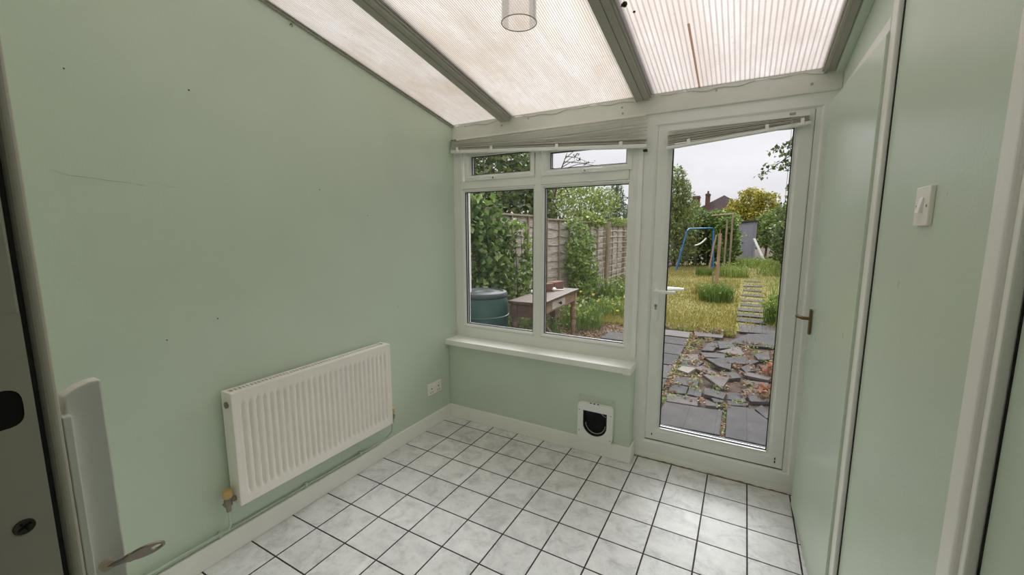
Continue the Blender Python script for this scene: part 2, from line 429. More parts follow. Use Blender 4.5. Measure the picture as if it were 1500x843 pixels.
e.build('edge_bead', M['green_board'], roof, bevel=.002)
e = MB(); slope_box(e, 0, .012, -.012, .02, .2); slope_box(e, 0, .02, -.003, .0, .2); slope_box(e, -.12, .02, .016, .03)
e.build('edge_bar', M['grey_metal'], roof)
for k, (y, x, rr) in enumerate(((-.56, 1.428, .011), (-.60, 1.424, .006), (-.50, 1.452, .005))):
    zc = zr(y)-rr*.6; q = MB()
    q.lathe([(0, -rr), (rr*.6, -rr*.8), (rr, -rr*.1), (rr*.8, rr*.6), (0, rr*.9)], Matrix.Translation((x, y, zc)), 9)
    q.lathe([(0, -rr*.6), (rr*.5, -rr*.3), (rr*.4, rr*.5), (0, rr*.6)], Matrix.Translation((x-rr, y+rr*.5, zc+.001)), 8)
    tag(q.build('moss_clump', M['soil'], smooth=True), ['largest dark moss clump stuck under the roof sheet by the right glazing bar', 'middle sized dark moss clump under the roof sheet, nearest the camera', 'smallest dark moss clump under the roof sheet by the right glazing bar'][k], 'moss', 'moss clumps under the roof')
# screw hook high on the left wall
k = MB(); k.tube([(0, -1.02, 2.36), (.012, -1.02, 2.36), (.016, -1.02, 2.354), (.014, -1.02, 2.346)], .003, 8)
tag(k.build('wall_hook', M['steel']), 'tiny metal hook in the left wall just under the roof edge', 'hook')

# ------------------------------------------------------------------ window
FY = .2
win = empty('window_1', (0.68, FY, .61), 'white plastic four pane window with two top vents', 'window', kind='structure')
f = MB()
f.ring(0, 1.362, .61, 2.06, [(0, FY), (.074, FY), (.084, FY+.012), (.084, FY+.07), (0, FY+.07)])
f.box(.668, .712, FY, FY+.07, .68, 1.99); f.box(.08, .668, FY+.0005, FY+.07, 1.712, 1.768); f.box(.712, 1.28, FY+.0005, FY+.07, 1.712, 1.768)
f.build('window_frame', M['white'], win, bevel=.002)
def pane(x0, x1, z0, z1, parent, y=FY, bead=.021, name='glazing_bead'):
    q = MB(); q.ring(x0-bead, x1+bead, z0-bead, z1+bead, [(0, y+.003), (.004, y-.002), (bead*.55, y+.002), (bead, y+.016), (bead, y+.03), (0, y+.03)])
    q.build(name, M['white'], parent)
    g = MB(); g.ring(x0-.004, x1+.004, z0-.004, z1+.004, [(0, y+.017), (.0085, y+.017), (.0085, y+.024), (0, y+.024)]); g.build('gasket', M['black'], parent)
    g = MB(); g.ring(x0-.004, x1+.004, z0-.004, z1+.004, [(0, y+.03), (.0065, y+.03), (.0065, y+.037), (0, y+.037)]); g.build('spacer_bar', M['spacer'], parent)
    g = MB(); g.ring(x0-.004, x1+.004, z0-.004, z1+.004, [(0, y+.046), (.006, y+.046), (.006, y+.054), (0, y+.054)]); g.build('gasket', M['black'], parent)
    p = MB(); p.box(x0-.006, x1+.006, y+.025, y+.029, z0-.006, z1+.006); p.box(x0-.006, x1+.006, y+.042, y+.046, z0-.006, z1+.006)
    p.build('pane', M['glass'], parent)
pane(.088, .648, .711, 1.689, win); pane(.732, 1.295, .711, 1.689, win)
for x0, x1, hx, s in ((.10, .664, .356, -1), (.722, 1.30, 1.02, 1)):
    v = MB(); v.ring(x0, x1, 1.766, 2.015, [(0, FY+.012), (.0015, FY-.007), (.024, FY-.008), (.038, FY+.012), (.038, FY+.06), (0, FY+.06)])
    sash = v.build('vent_sash', M['white'], win)
    pane(x0+.042, x1-.042, 1.808, 1.938 if s < 0 else 1.914, sash, FY+.012, .006)
    v = MB(); v.box(x0+.036, x1-.036, FY+.014, FY+.06, (1.944 if s < 0 else 1.920), 1.985); v.build('sash_rail', M['white'], sash)
    h = MB(); h.box(hx-.026, hx+.026, FY-.016, FY-.004, 1.768, 1.788); h.box(hx-.009, hx+.009, FY-.03, FY-.016, 1.770, 1.786)
    h.box(*sorted((hx, hx+s*.11)), FY-.038, FY-.027, 1.774, 1.789)
    hh = h.build('vent_handle', M['plastic'], sash, bevel=.003)
    h = MB(); h.lathe([(0, 0), (.0065, 0), (.0065, .002), (0, .002)], Matrix.Translation((hx, FY-.03, 1.778)) @ Matrix.Rotation(PI/2, 4, 'X'), 10); h.build('lock_button', M['black'], hh)
c = MB(); c.box(1.334, 1.362, FY-.014, FY, .64, 1.94); c.build('cover_strip', M['plastic'], win, bevel=.003)
s = MB(); s.box(0, 1.368, .052, .215, .572, .61); s.box(1.32, 1.366, .052, .2, .566, .572)
s.build('window_sill', M['cream'], win, bevel=.006, seg=3)

# ------------------------------------------------------------------ glazed back door
d1 = empty('door_1', (1.8, FY, 0), 'white glazed back door leading to the garden', 'door', kind='structure')
f = MB(); f.ring(1.362, XR, .05, 2.062, [(0, FY), (.060, FY), (.072, FY+.012), (.072, FY+.07), (0, FY+.07)])
f.build('door_frame', M['white'], d1, bevel=.0015)
t_ = MB(); t_.box(1.362, XR, FY+.004, FY+.07, 0.0, .05); t_.box(1.362, XR, FY+.002, FY+.004, 0.0, .02)
t_.build('threshold', M['cream'], d1, bevel=.002)
t_ = MB(); xs = np.linspace(1.38, 2.19, 70); zt_ = [.002+.004*abs(math.sin(x*23)*math.sin(x*61+1))+.003*abs(math.sin(x*9)) for x in xs]
vs = []
for x, z in zip(xs, zt_): vs += [(x, FY+.0012, 0.0003), (x, FY+.0012, z), (x, FY-.002-.003*abs(math.sin(x*31)), 0.0003)]
t_.add(vs, [(k*3+a, k*3+b_, k*3+3+b_, k*3+3+a) for k in range(len(xs)-1) for a, b_ in ((0, 1), (1, 2), (2, 0))])
t_.build('dirty_sealant', M['grime'], d1)
s = MB(); s.ring(1.4345, 2.1795, .1065, 2.0055, [(0, FY+.012), (.005, FY+.009), (.062, FY+.009), (.07, FY+.013), (.07, FY+.065), (0, FY+.065)])
s.v = []; s.f = []; s.m = []
s.ring(1.434, 2.157, .128, 2.0, [(0, FY+.016), (.004, FY+.010), (.058, FY+.010), (.078, FY+.026), (.078, FY+.07), (0, FY+.07)])
sash = s.build('door_sash', M['white'], d1, bevel=.001)
gk = MB(); gk.ring(1.43, 2.161, .124, 2.004, [(0, FY+.018), (.005, FY+.018), (.005, FY+.03), (0, FY+.03)]); gk.build('gasket', M['black'], d1)
fr2 = MB(); fr2.box(2.1585, 2.2, FY+.008, FY+.05, .1, 2.01); fr2.build('hinge_jamb', M['white'], d1)
pane(1.514, 2.079, .209, 1.919, d1, FY+.016, .004, 'glazing_bead')
for x in (1.475, 2.12):
    for dz in (0, .018) if x > 2 else (0,):
        q = MB(); q.box(x-.0025, x+.0025, FY+.007, FY+.0105, .158+dz, .170+dz); q.build('drain_slot', M['dark'], d1)
# handle set
hp = MB(); n = 14
poly = [(.0155*math.cos(a), .105+.0155*math.sin(a)) for a in np.linspace(0, PI, n)] + [(.0155*math.cos(a), -.105+.0155*math.sin(a)) for a in np.linspace(PI, 2*PI, n)]
Mxz = Matrix(((1,0,0,0),(0,0,-1,0),(0,1,0,0),(0,0,0,1)))
hp.prism(poly, Matrix.Translation((1.466, FY+.0105, 1.0)) @ Mxz, .011)
plate = hp.build('handle_plate', M['plastic'], d1, bevel=.003)
lv = MB(); lv.lathe([(0, 0), (.014, 0), (.013, .018), (.011, .045), (0, .047)], Matrix.Translation((1.464, FY, 1.062)) @ Matrix.Rotation(PI/2, 4, 'X'), 16)
lv.tube([(1.462, FY-.04, 1.062), (1.49, FY-.044, 1.061), (1.54, FY-.044, 1.060), (1.578, FY-.042, 1.061)], [.0105, .010, .009, .0085], 12)
lv.build('lever_handle', M['plastic'], d1, smooth=True)
lv = MB(); lv.tube([(1.462, FY+.12, 1.062), (1.50, FY+.124, 1.062), (1.60, FY+.124, 1.061)], [.0105, .010, .009], 12); lv.tube([(1.464, FY+.07, 1.062), (1.464, FY+.12, 1.062)], .011, 12)
lv.build('lever_handle', M['plastic'], d1, smooth=True)
q = MB(); q.lathe([(0, 0), (.0085, 0), (.0085, .006), (0, .007)], Matrix.Translation((1.466, FY, .972)) @ Matrix.Rotation(PI/2, 4, 'X'), 16); q.box(1.461, 1.471, FY-.006, FY, .948, .972)
q.build('lock_cylinder', M['grey_metal'], d1, bevel=.001)
q = MB(); q.box(1.4652, 1.4668, FY-.0085, FY-.0065, .966, .978); q.build('keyhole', M['black'], d1)

# ------------------------------------------------------------------ cupboard door on the right
d2 = empty('door_2', (2.2, -.4, 0), 'green painted flush cupboard door on the right wall', 'door', kind='structure')
q = MB(); F = Vector((2.197, .104)); H = Vector((2.226, -.632))
def dpt(t_, off): # point along the leaf, off = behind the face
    p = F + (H-F)*t_; nrm = Vector((1, .034)).normalized(); p = p + nrm*off; return p
vs = []
for z in (.006, 1.985):
    for t_, off in ((0, 0), (1, 0), (1, .03), (0, .03)):
        p = dpt(t_, off); vs.append((p.x, p.y, z))
q.add(vs, [(0,1,2,3),(4,7,6,5),(0,4,5,1),(1,5,6,2),(2,6,7,3),(3,7,4,0)])
q.build('door_leaf', M['green_door'], d2, bevel=.002)
q = MB(); q.box(2.234, XR, -.690, -.633, 0, 2.10); q.build('hinge_strip', M['cream'], d2, bevel=.003)
q = MB(); q.box(2.232, XR, -.633, .15, 1.992, 2.035); q.build('top_strip', M['cream'], d2, bevel=.003)
q = MB(); q.box(2.2462, XR, -.698, -.690, 0, 2.08); q.build('gap_shadow_strip', M['dark'], d2)
q = MB(); q.box(2.188, 2.197, .016, .044, .925, 1.045); bp = q.build('handle_plate', M['brass'], d2, bevel=.003)
q = MB(); q.tube([(2.19, .03, 1.0), (2.162, .031, 1.0)], .008, 12); q.tube([(2.166, .03, 1.0), (2.150, .062, 1.0), (2.147, .086, .998)], [.0085, .0075, .0085], 12)
q.build('lever_handle', M['brass'], d2, smooth=True)
# architrave of a doorway further along the right wall
q = MB(); q.box(2.228, XR, -1.442, -1.392, 0, 2.35)
a_ = struct(q.build('trim_2', M['cream'], bevel=.006, seg=3), 'off white upright architrave at the right edge of view', 'door frame')
q = MB(); q.box(2.232, XR, -1.470, -1.458, 0, 2.35); q.box(2.236, XR, -1.452, -1.442, 0, 2.35); q.build('stop_bead', M['cream'], a_, bevel=.003)
q = MB(); q.box(2.2466, XR, -1.4585, -1.4515, 0, 2.35); q.box(2.2466, XR, -1.474, -1.4695, 0, 2.35); q.build('gap_line', M['dark'], a_)
q = MB(); q.lathe([(0, 0), (.004, 0), (.003, .002), (0, .0025)], Matrix.Translation((2.2285, -1.413, .80)) @ Matrix.Rotation(-PI/2, 4, 'Y'), 10); q.build('nail_head', M['steel'], a_)

# light switch
sw = empty('light_switch', (2.2395, -1.055, 1.465), 'white single rocker light switch on the right wall', 'light switch')
q = MB(); q.box(2.239, XR, -1.098, -1.012, 1.422, 1.508); q.build('switch_plate', M['radiator'], sw, bevel=.002)
q = MB(); vs = [(2.2395, -1.066, 1.450), (2.2395, -1.044, 1.450), (2.2395, -1.066, 1.484), (2.2395, -1.044, 1.484), (2.231, -1.066, 1.450), (2.231, -1.044, 1.450), (2.237, -1.066, 1.484), (2.237, -1.044, 1.484)]
q.add(vs, [(0,1,3,2),(4,6,7,5),(0,4,5,1),(2,3,7,6),(0,2,6,4),(1,5,7,3)]); q.build('rocker', M['plastic'], sw, bevel=.001)
for y in (-1.085, -1.025):
    q = MB(); q.lathe([(0, 0), (.0035, 0), (.003, .001), (0, .001)], Matrix.Translation((2.2392, y, 1.465)) @ Matrix.Rotation(-PI/2, 4, 'Y'), 10); q.build('screw', M['steel'], sw)

# double socket on the left wall
so = empty('wall_socket', (0, -.085, .285), 'white double wall socket low on the left wall near the corner', 'socket')
q = MB(); q.box(0, .010, -.158, -.012, .242, .328); q.build('socket_plate', M['radiator'], so, bevel=.002)
for y in (-.123, -.047):
    for hy, hz, hw, hh in ((y, .2875, .004, .0045), (y-.010, .2605, .004, .0025), (y+.010, .2605, .004, .0025)):
        q = MB(); q.box(.0095, .0104, hy-hw, hy+hw, hz-hh, hz+hh); q.build('socket_hole', M['dark'], so)
for y in (-.102, -.068):
    q = MB(); q.box(.0098, .0135, y-.008, y+.008, .293, .318); q.build('socket_switch', M['plastic'], so, bevel=.001)

# ------------------------------------------------------------------ radiator
RY0, RY1, RZ0, RZ1, RX = -1.462, -.588, .243, .742, .094
rad = empty('radiator', (.05, -1.03, RZ0), 'white ribbed panel radiator on the left wall', 'radiator')
NF = 27; per = (RY1-RY0-.05)/NF
def flute(y, z):
    u = (y-(RY0+.025))/per
    if u < 0 or u > NF: return 0
    fr = u-math.floor(u); g = 1-min(1, abs(fr-.5)/.34)                     # groove in the middle of each pitch
    g = g*g*(3-2*g)
    e = min(1, max(0, (z-(RZ0+.04))/.02)) * min(1, max(0, ((RZ1-.04)-z)/.02))
    return -.011*g*e
ys = np.concatenate([[RY0], np.linspace(RY0+.025, RY1-.025, NF*10+1), [RY1]])
zs = [RZ0, RZ0+.02, RZ0+.038, RZ0+.044, RZ0+.05, RZ0+.056, RZ0+.062, (RZ0+RZ1)/2, RZ1-.062, RZ1-.056, RZ1-.05, RZ1-.044, RZ1-.038, RZ1-.02, RZ1]
vs = [(RX+flute(y, z), y, z) for z in zs for y in ys]; ny = len(ys)
fs = [(j*ny+i, j*ny+i+1, (j+1)*ny+i+1, (j+1)*ny+i) for j in range(len(zs)-1) for i in range(ny-1)]
q = MB(); q.add(vs, fs); q.box(RX-.02, RX-.0005, RY0, RY1, RZ0, RZ0+.012); q.box(RX-.02, RX-.0005, RY0, RY1, RZ1-.012, RZ1)
o = q.build('front_panel', M['radiator'], rad, smooth=True)
q = MB(); q.box(.022, .034, RY0+.01, RY1-.01, RZ0+.005, RZ1-.012); q.build('back_panel', M['radiator'], rad)
for y0, y1 in ((RY0-.004, RY0+.012), (RY1-.012, RY1+.004)):
    q = MB(); q.box(.018, RX+.001, y0, y1, RZ0, RZ1+.004); q.build('side_panel', M['radiator'], rad, bevel=.003)
q = MB(); q.box(.02, .030, RY0, RY1, RZ1-.006, RZ1+.002); q.box(RX-.03, RX-.001, RY0, RY1, RZ1-.004, RZ1+.003)
y = RY0+.03
while y < RY1-.03:
    q.box(.028, RX-.028, y, y+.006, RZ1-.006, RZ1+.001); y += .0165
q.build('top_grille', M['radiator'], rad)
q = MB(); q.lathe([(.004, -.004), (.014, -.004), (.014, .006), (.009, .007), (.004, .007)], Matrix.Translation((.06, RY0-.004, RZ1-.05)) @ Matrix.Rotation(PI/2, 4, 'X'), 16); q.build('bleed_valve', M['steel'], rad)
for ye, s_ in ((RY0, -1), (RY1, 1)):
    yv = ye+s_*.034
    q = MB(); q.tube([(.055, ye, RZ0+.028), (.055, yv, RZ0+.028)], .011, 12); q.lathe([(.009, -.045), (.011, -.02), (.016, -.018), (.016, .006), (.012, .012), (.012, .02), (0, .02)], Matrix.Translation((.055, yv, RZ0+.028)), 14)
    q.tube([(.055, yv, RZ0+.028), (.055, yv+s_*.02, RZ0+.02)], .007, 8)
    vb = q.build('valve_body', M['steel'], rad, smooth=True)
    q = MB(); q.lathe([(0, .018), (.016, .018), (.0185, .022), (.0175, .05), (.015, .053), (0, .054)], Matrix.Translation((.055, yv, RZ0+.028)), 20); q.build('valve_cap', M['valvecap'], vb, smooth=True)
# pipework along the skirting
pp = empty('heating_pipe', (.02, -1.2, .1), 'green painted heating pipes running along the top of the left skirting', 'pipe')
yr = RY1+.034; yl = RY0-.034
q = MB(); q.tube([(.055, yr, RZ0-.018), (.055, yr, .20), (.05, yr+.0, .165), (.03, yr-.02, .135), (.014, yr-.06, .117), (.010, yr-.12, .112), (.009, -1.2, .111), (.009, YF+.05, .111)], .0055, 10)
q.build('pipe_run', M['pipe'], pp, smooth=True)
q = MB(); q.tube([(.055, yl, RZ0-.018), (.054, yl, .16), (.045, yl-.004, .14), (.026, yl-.03, .128), (.022, yl-.08, .126), (.022, YF+.05, .126)], .0055, 10)
q.build('pipe_run', M['pipe'], pp, smooth=True)
for y in (-.77, -1.115, -1.52, -1.78):
    q = MB(); q.box(0, .018, y-.006, y+.006, .103, .128); q.build('pipe_clip', M['pipe'], pp, bevel=.003)

# ------------------------------------------------------------------ cat flap
cf = empty('cat_flap', (1.155, .1, .1), 'white cat flap with dark door set in the low green wall', 'cat flap')
q = MB(); q.box(1.037, 1.272, .0955, .1, .0985, .378); bb = q.build('backing_board', M['green_board'], cf, bevel=.001)
for x, z in ((1.05, .366), (1.26, .366), (1.262, .108)):
    q = MB(); q.lathe([(0, 0), (.0035, 0), (.0035, .001), (0, .001)], Matrix.Translation((x, .0955, z)) @ Matrix.Rotation(PI/2, 4, 'X'), 8); q.build('screw', M['grey_metal'], bb)
def rrect(x0, x1, z0, z1, r, n=6):
    p = []
    for cx, cz, a0 in ((x1-r, z1-r, 0), (x0+r, z1-r, PI/2), (x0+r, z0+r, PI), (x1-r, z0+r, 1.5*PI)):
        p += [(cx+r*math.cos(a0+PI/2*k/n), cz+r*math.sin(a0+PI/2*k/n)) for k in range(n+1)]
    return p
def dshape(x0, x1, ztop, zbot, n=14):
    cx = (x0+x1)/2; r = (x1-x0)/2; cz = zbot+r*.95
    return [(x1, ztop), (x0, ztop)] + [(cx-r*math.cos(PI*k/n), cz-r*.95*math.sin(PI*k/n)) for k in range(n+1)]
def framed(outer, inner, y0, y1):
    """plate with a hole: bridges two loops, front y0 back y1"""
    bm = bmesh.new()
    def loop(pl, y): 
        v = [bm.verts.new((x, y, z)) for x, z in pl]; return v, [bm.edges.new((v[i], v[(i+1) % len(v)])) for i in range(len(v))]
    L = []
    for y in (y0, y1):
        ov, oe = loop(outer, y); iv, ie = loop(inner, y); L.append((ov, iv))
        bmesh.ops.triangle_fill(bm, use_beauty=True, use_dissolve=False, edges=oe+ie)
    for a, b_ in ((0, 0), (1, 1)):
        A, B = L[0][a], L[1][a]
        for i in range(len(A)):
            j = (i+1) % len(A); bm.faces.new((A[i], A[j], B[j], B[i]))
    bm.verts.index_update(); m = MB(); m.add([v.co[:] for v in bm.verts], [[v.index for v in f_.verts] for f_ in bm.faces]); bm.free(); return m
cx0, cx1, cz0, cz1 = 1.042, 1.266, .1, .337
framed(rrect(cx0, cx1, cz0, cz1, .022), dshape(1.078, 1.231, .288, .128), .070, .096).build('flap_frame', M['plastic'], cf, bevel=.003)
framed(dshape(1.077, 1.232, .289, .127), dshape(1.084, 1.225, .286, .135), .074, .0945).build('tunnel_rim', M['black'], cf)
q = MB(); q.prism(dshape(1.0845, 1.2245, .2855, .1355), Matrix.Translation((0, .092, 0)) @ Mxz, .006); fl = q.build('flap_door', M['flap'], cf)
q = MB(); q.prism(dshape(1.0845, 1.2245, .2855, .1355), Matrix.Translation((0, .0955, 0)) @ Mxz, .003); q.build('tunnel_back', M['tabledark'], cf)
q = MB(); q.tube([(1.155+.064*math.cos(a), .0855, .207+.066*math.sin(a)) for a in np.linspace(PI*1.02, PI*1.98, 16)], .003, 8); q.tube([(1.19, .085, .282), (1.21, .084, .268), (1.228, .085, .262)], .0025, 8); q.build('flap_seal', M['grey_metal'], fl, smooth=True)
for x, z in ((1.052, .287), (1.256, .283), (1.054, .15), (1.254, .122)):
    q = MB(); q.lathe([(0, 0), (.004, 0), (.004, .0012), (0, .0012)], Matrix.Translation((x, .0702, z)) @ Matrix.Rotation(PI/2, 4, 'X'), 10); q.build('screw', M['grey_metal'], cf)
for x in (1.125, 1.148, 1.172):
    q = MB(); q.box(x-.006, x+.006, .074, .082, cz1-.001, cz1+.003); q.build('latch_button', M['dark'], cf, bevel=.001)

# ------------------------------------------------------------------ blinds
def slat_mesh(b, x0, x1, y, zl, zrt, w=.025, sag=0, tilt=0, curve=.003):
    n = 16; rows = []
    for i in range(n+1):
        u = i/n; x = x0+(x1-x0)*u; z = zl+(zrt-zl)*u - sag*math.sin(PI*u)
        rows.append([(x, y+w*(v-.5), z+curve*(1-(2*v-1)**2)+tilt*(v-.5)) for v in (0, .25, .5, .75, 1)])
    th = .0006; vs = [p for r in rows for p in r]; k = len(vs); vs += [(p[0], p[1], p[2]-th) for p in vs]
    fs = []
    for i in range(n):
        for j in range(4):
            a = i*5+j; fs.append((a, a+1, a+6, a+5)); fs.append((k+a, k+a+5, k+a+6, k+a+1))
        fs.append((i*5, i*5+5, k+i*5+5, k+i*5)); fs.append((i*5+4, k+i*5+4, k+i*5+9, i*5+9))
    b.add(vs, fs)
wbld = empty('window_blind', (.7, .16, 2.0), 'white venetian blind bunched at the top of the window', 'blind')
BY = .164
q = MB(); q.box(.012, 1.372, BY-.012, BY+.014, 2.047, 2.06); q.build('head_rail', M['slat'], wbld, bevel=.001)
def railz(x, zl=1.965, zrt=1.873): return zl+(zrt-zl)*(x-.012)/1.36
q = MB(); vs = []
for x in (.014, 1.385):
    z = railz(x); vs += [(x, BY-.015, z), (x, BY+.013, z), (x, BY+.013, z+.022), (x, BY-.015, z+.022)]
q.add(vs, [(0,1,2,3),(7,6,5,4),(0,4,5,1),(1,5,6,2),(2,6,7,3),(3,7,4,0)]); q.build('bottom_rail', M['white'], wbld, bevel=.003)
spread = [(2.040, 2.030, .003), (2.030, 2.008, .020), (2.020, 1.988, .006), (2.012, 1.968, .004), (2.004, 1.948, .002)]
for zl, zrr, sg in spread:
    q = MB(); slat_mesh(q, .016, 1.382, BY, zl, zrr, sag=sg, tilt=.0015, curve=.0018); q.build('slat', M['slat'], wbld, smooth=True)
for k in range(9):
    q = MB(); slat_mesh(q, .016, 1.382, BY+.002*math.sin(k*2.3), railz(.012)+.0245+k*.0022, railz(1.372)+.0245+k*.0034, sag=.0, tilt=.003*math.sin(k)); q.build('slat', M['slat'], wbld, smooth=True)
for x in (.075, .36, .84, 1.24):
    z = railz(x); q = MB(); q.box(x-.010, x+.010, BY-.020, BY-.013, z+.005, z+.038); q.build('cord_clip', M['plastic'], wbld, bevel=.002)
    q = MB()
    for yy in (BY-.0125, BY+.0135): q.tube([(x, yy, z+.02), (x, yy, 2.05)], .0007, 5)
    q.build('ladder_cord', M['cord'], wbld)
for x, zb in ((.035, .86), (.055, 1.35), (.105, 1.765)):
    q = MB(); q.tube([(x, BY-.018, 2.045), (x+.001, BY-.02, 1.9), (x, BY-.016, zb)], .0011, 5)
    if zb > 1.7: q.lathe([(.0012, .0), (.004, -.004), (.005, -.014), (.003, -.022), (0, -.022)], Matrix.Translation((x, BY-.016, zb)), 10)
    q.build('pull_cord', M['cord'], wbld, smooth=True)
q = MB(); q.box(1.366, 1.388, BY-.012, BY+.01, 1.853, 1.866); q.build('end_cap', M['black'], wbld, bevel=.002)
for x in (.03, .055):
    q = MB(); q.box(x-.008, x+.008, BY-.02, BY-.008, 2.046, 2.056); q.build('cord_lock', M['steel'], wbld, bevel=.002)

dbld = empty('door_blind', (1.8, .19, 1.92), 'white venetian blind bunched at the top of the glazed door', 'blind')
DY = .188
q = MB(); q.box(1.492, 2.132, DY-.012, DY+.013, 1.955, 1.972); q.build('head_rail', M['white'], dbld, bevel=.001)
def rz(x): return 1.858+(1.914-1.858)*(x-1.49)/.645
q = MB(); vs = []
for x in (1.487, 2.14):
    z = rz(x); vs += [(x, DY-.014, z), (x, DY+.013, z), (x, DY+.013, z+.016), (x, DY-.014, z+.016)]
q.add(vs, [(0,1,2,3),(7,6,5,4),(0,4,5,1),(1,5,6,2),(2,6,7,3),(3,7,4,0)]); q.build('bottom_rail', M['white'], dbld, bevel=.003)
for k in range(13):
    u = k/12.0
    q = MB(); slat_mesh(q, 1.489, 2.134, DY+.0015*math.sin(k*1.9), rz(1.49)+.019+u*.058+.004*math.sin(k), rz(2.134)+.018+u*.020, sag=.002*math.sin(k*1.3), tilt=.004*math.sin(k*2.1)); q.build('slat', M['slat'], dbld, smooth=True)
for x in (1.60, 1.96, 2.105):
    z = rz(x); q = MB(); q.box(x-.008, x+.008, DY-.019, DY-.012, z+.002, z+.034); q.build('cord_clip', M['plastic'], dbld, bevel=.002)
    q = MB(); q.tube([(x, DY-.013, z), (x, DY-.013, 1.962)], .0008, 5); q.build('ladder_cord', M['cord'], dbld)
q = MB(); q.tube([(2.062, DY-.016, 1.95), (2.064, DY-.02, 1.8), (2.062, DY-.012, 1.56)], .0011, 5); q.build('pull_cord', M['cord'], dbld)
q = MB(); q.box(2.05, 2.075, DY-.018, DY-.01, 1.966, 1.976); q.build('cord_lock', M['grey_metal'], dbld, bevel=.002)

# ------------------------------------------------------------------ pendant lamp
LX, LY, LZ = 1.166, -.95, 2.128
lamp = empty('pendant_lamp', (LX, LY, LZ), 'clear ribbed cylinder pendant lamp hanging under the roof', 'lamp')
q = MB(); R_ = .061; n = 48
def rad_(k): return R_ + (.0003 if k % 2 else 0)
vs = []
for z in (0, .003, .19):
    for k in range(n): a = 2*PI*k/n; vs.append((LX+rad_(k)*math.cos(a), LY+rad_(k)*math.sin(a), LZ+z))
for z in (.19, .003, 0):
    for k in range(n): a = 2*PI*k/n; vs.append((LX+(R_-.003)*math.cos(a), LY+(R_-.003)*math.sin(a), LZ+z))
fs = [(i*n+k, i*n+(k+1) % n, ((i+1) % 6)*n+(k+1) % n, ((i+1) % 6)*n+k) for i in range(6) for k in range(n)]
q.add(vs, fs); q.build('lamp_shade', M['shade'], lamp, smooth=True)
q = MB(); q.tube([(LX+R_*math.cos(a), LY+R_*math.sin(a), LZ+.001) for a in np.linspace(0, 2*PI, 49)], .0016, 6, caps=False); q.build('shade_rim', M['grey_metal'], lamp, smooth=True)
q = MB(); q.lathe([(0, .15), (.018, .15), (.02, .17), (.02, .2), (.008, .215), (0, .215)], Matrix.Translation((LX, LY, LZ)), 16)
for a in (0, 2*PI/3, 4*PI/3): q.tube([(LX, LY, LZ+.188), (LX+R_*math.cos(a), LY+R_*math.sin(a), LZ+.188)], .002, 6)
q.build('lamp_holder', M['plastic'], lamp, smooth=True)
q = MB(); q.tube([(LX, LY, LZ+.21), (LX, LY, zr(LY))], .003, 6); q.build('lamp_cord', M['cord'], lamp)

# ------------------------------------------------------------------ near door leaf at the left edge, lock side towards us
DX = 1.45; DYF = YF-.0008
d3 = empty('door_3', (1.0, DYF-.05, 0), 'near white door seen edge on at the left of view', 'door', kind='structure')
q = MB(); q.box(.64, DX-.0022, DYF-.085, DYF-.0118, .01, 2.1); q.build('door_leaf', M['frame_dim'], d3, bevel=.002)
q = MB(); q.box(.62, DX, DYF-.0095, DYF, .005, 2.11); q.build('door_flange', M['frame_dim'], d3, bevel=.004, seg=4)
q = MB(); q.box(DX-.02, DX-.0030, DYF-.0120, DYF-.0092, .01, 2.1); q.build('gasket', M['black'], d3)
FZ1 = 1.354
plate_poly = [(DYF-.062, .9), (DYF-.0125, .9), (DYF-.0125, FZ1), (DYF-.062, FZ1)]
def lockplate():          # lock faceplate with an oval latch hole
    cyy, czz = DYF-.0315, 1.286
    inner = []
    for k in range(24):
        a = 2*PI*k/24; ca, sa = math.cos(a), math.sin(a)
        inner.append((cyy+.0135*math.copysign(abs(ca)**.6, ca), czz+.0145*math.copysign(abs(sa)**.6, sa)))
    m = framed(plate_poly, inner, 0, 1)
    m.v = [(DX-.0010 if v[1] < .5 else DX-.0023, v[0], v[2]) for v in m.v]
    return m
lp = lockplate().build('lock_faceplate', M['frame_dim'], d3)
q = MB(); q.box(DX-.0024, DX-.0019, DYF-.046, DYF-.0175, 1.27, 1.302); q.build('latch_hole', M['dark'], lp)
for z, yy in ((1.195, DYF-.0275), (1.338, DYF-.036)):
    q = MB(); q.lathe([(0, -.0002), (.0060, -.0002), (.0055, .0008), (.003, .0005), (0, .0003)], Matrix.Translation((DX-.0010, yy, z)) @ Matrix.Rotation(PI/2, 4, 'Y'), 18); sc = q.build('screw', M['dark_steel'], lp)
    q = MB()
    for a in (.5, .5+PI/2):
        Mr = Matrix.Translation((DX-.0003, yy, z)) @ Matrix.Rotation(a, 4, 'X'); q.box(-.0003, .0004, -.004, .004, -.0007, .0007, M=Mr)
    q.build('screw_slot', M['dark'], sc)
# moulded handle backplate on the room face of that leaf
hb = MB()
prof = [(DYF+.0005, 1.268), (DYF+.0005, .9), (DYF+.006, .9), (DYF+.006, 1.268)]
hb.prism(prof, Matrix.Translation((DX-.022, 0, 0)) @ Mx, .018)
lc = hb.build('handle_backplate', M['white'], d3, bevel=.001)
hb = MB(); top = [(DYF+.004, 1.283), (DYF+.012, 1.2875), (DYF+.020, 1.290), (DYF+.027, 1.290)]
hb.prism([(DYF+.004, .9)] + top + [(DYF+.027, .9)], Matrix.Translation((DX-.024, 0, 0)) @ Mx, .014)
hb.build('plate_cover', M['white'], lc, bevel=.0015)
hb = MB(); hb.tube([(DX-.014, DYF+.0135, 1.128), (DX-.006, DYF+.0135, 1.128)], .0045, 14); hb.build('lock_cylinder', M['nickel'], lc)
ky = MB(); base = Vector((DX-.008, DYF+.0135, 1.126)); tip = Vector((DX+.004, DYF+.052, 1.128))
dv = (tip-base).normalized(); up_ = Vector((.5, -.15, .85)).normalized(); up_ = (up_-dv*up_.dot(dv)).normalized(); nn = dv.cross(up_)
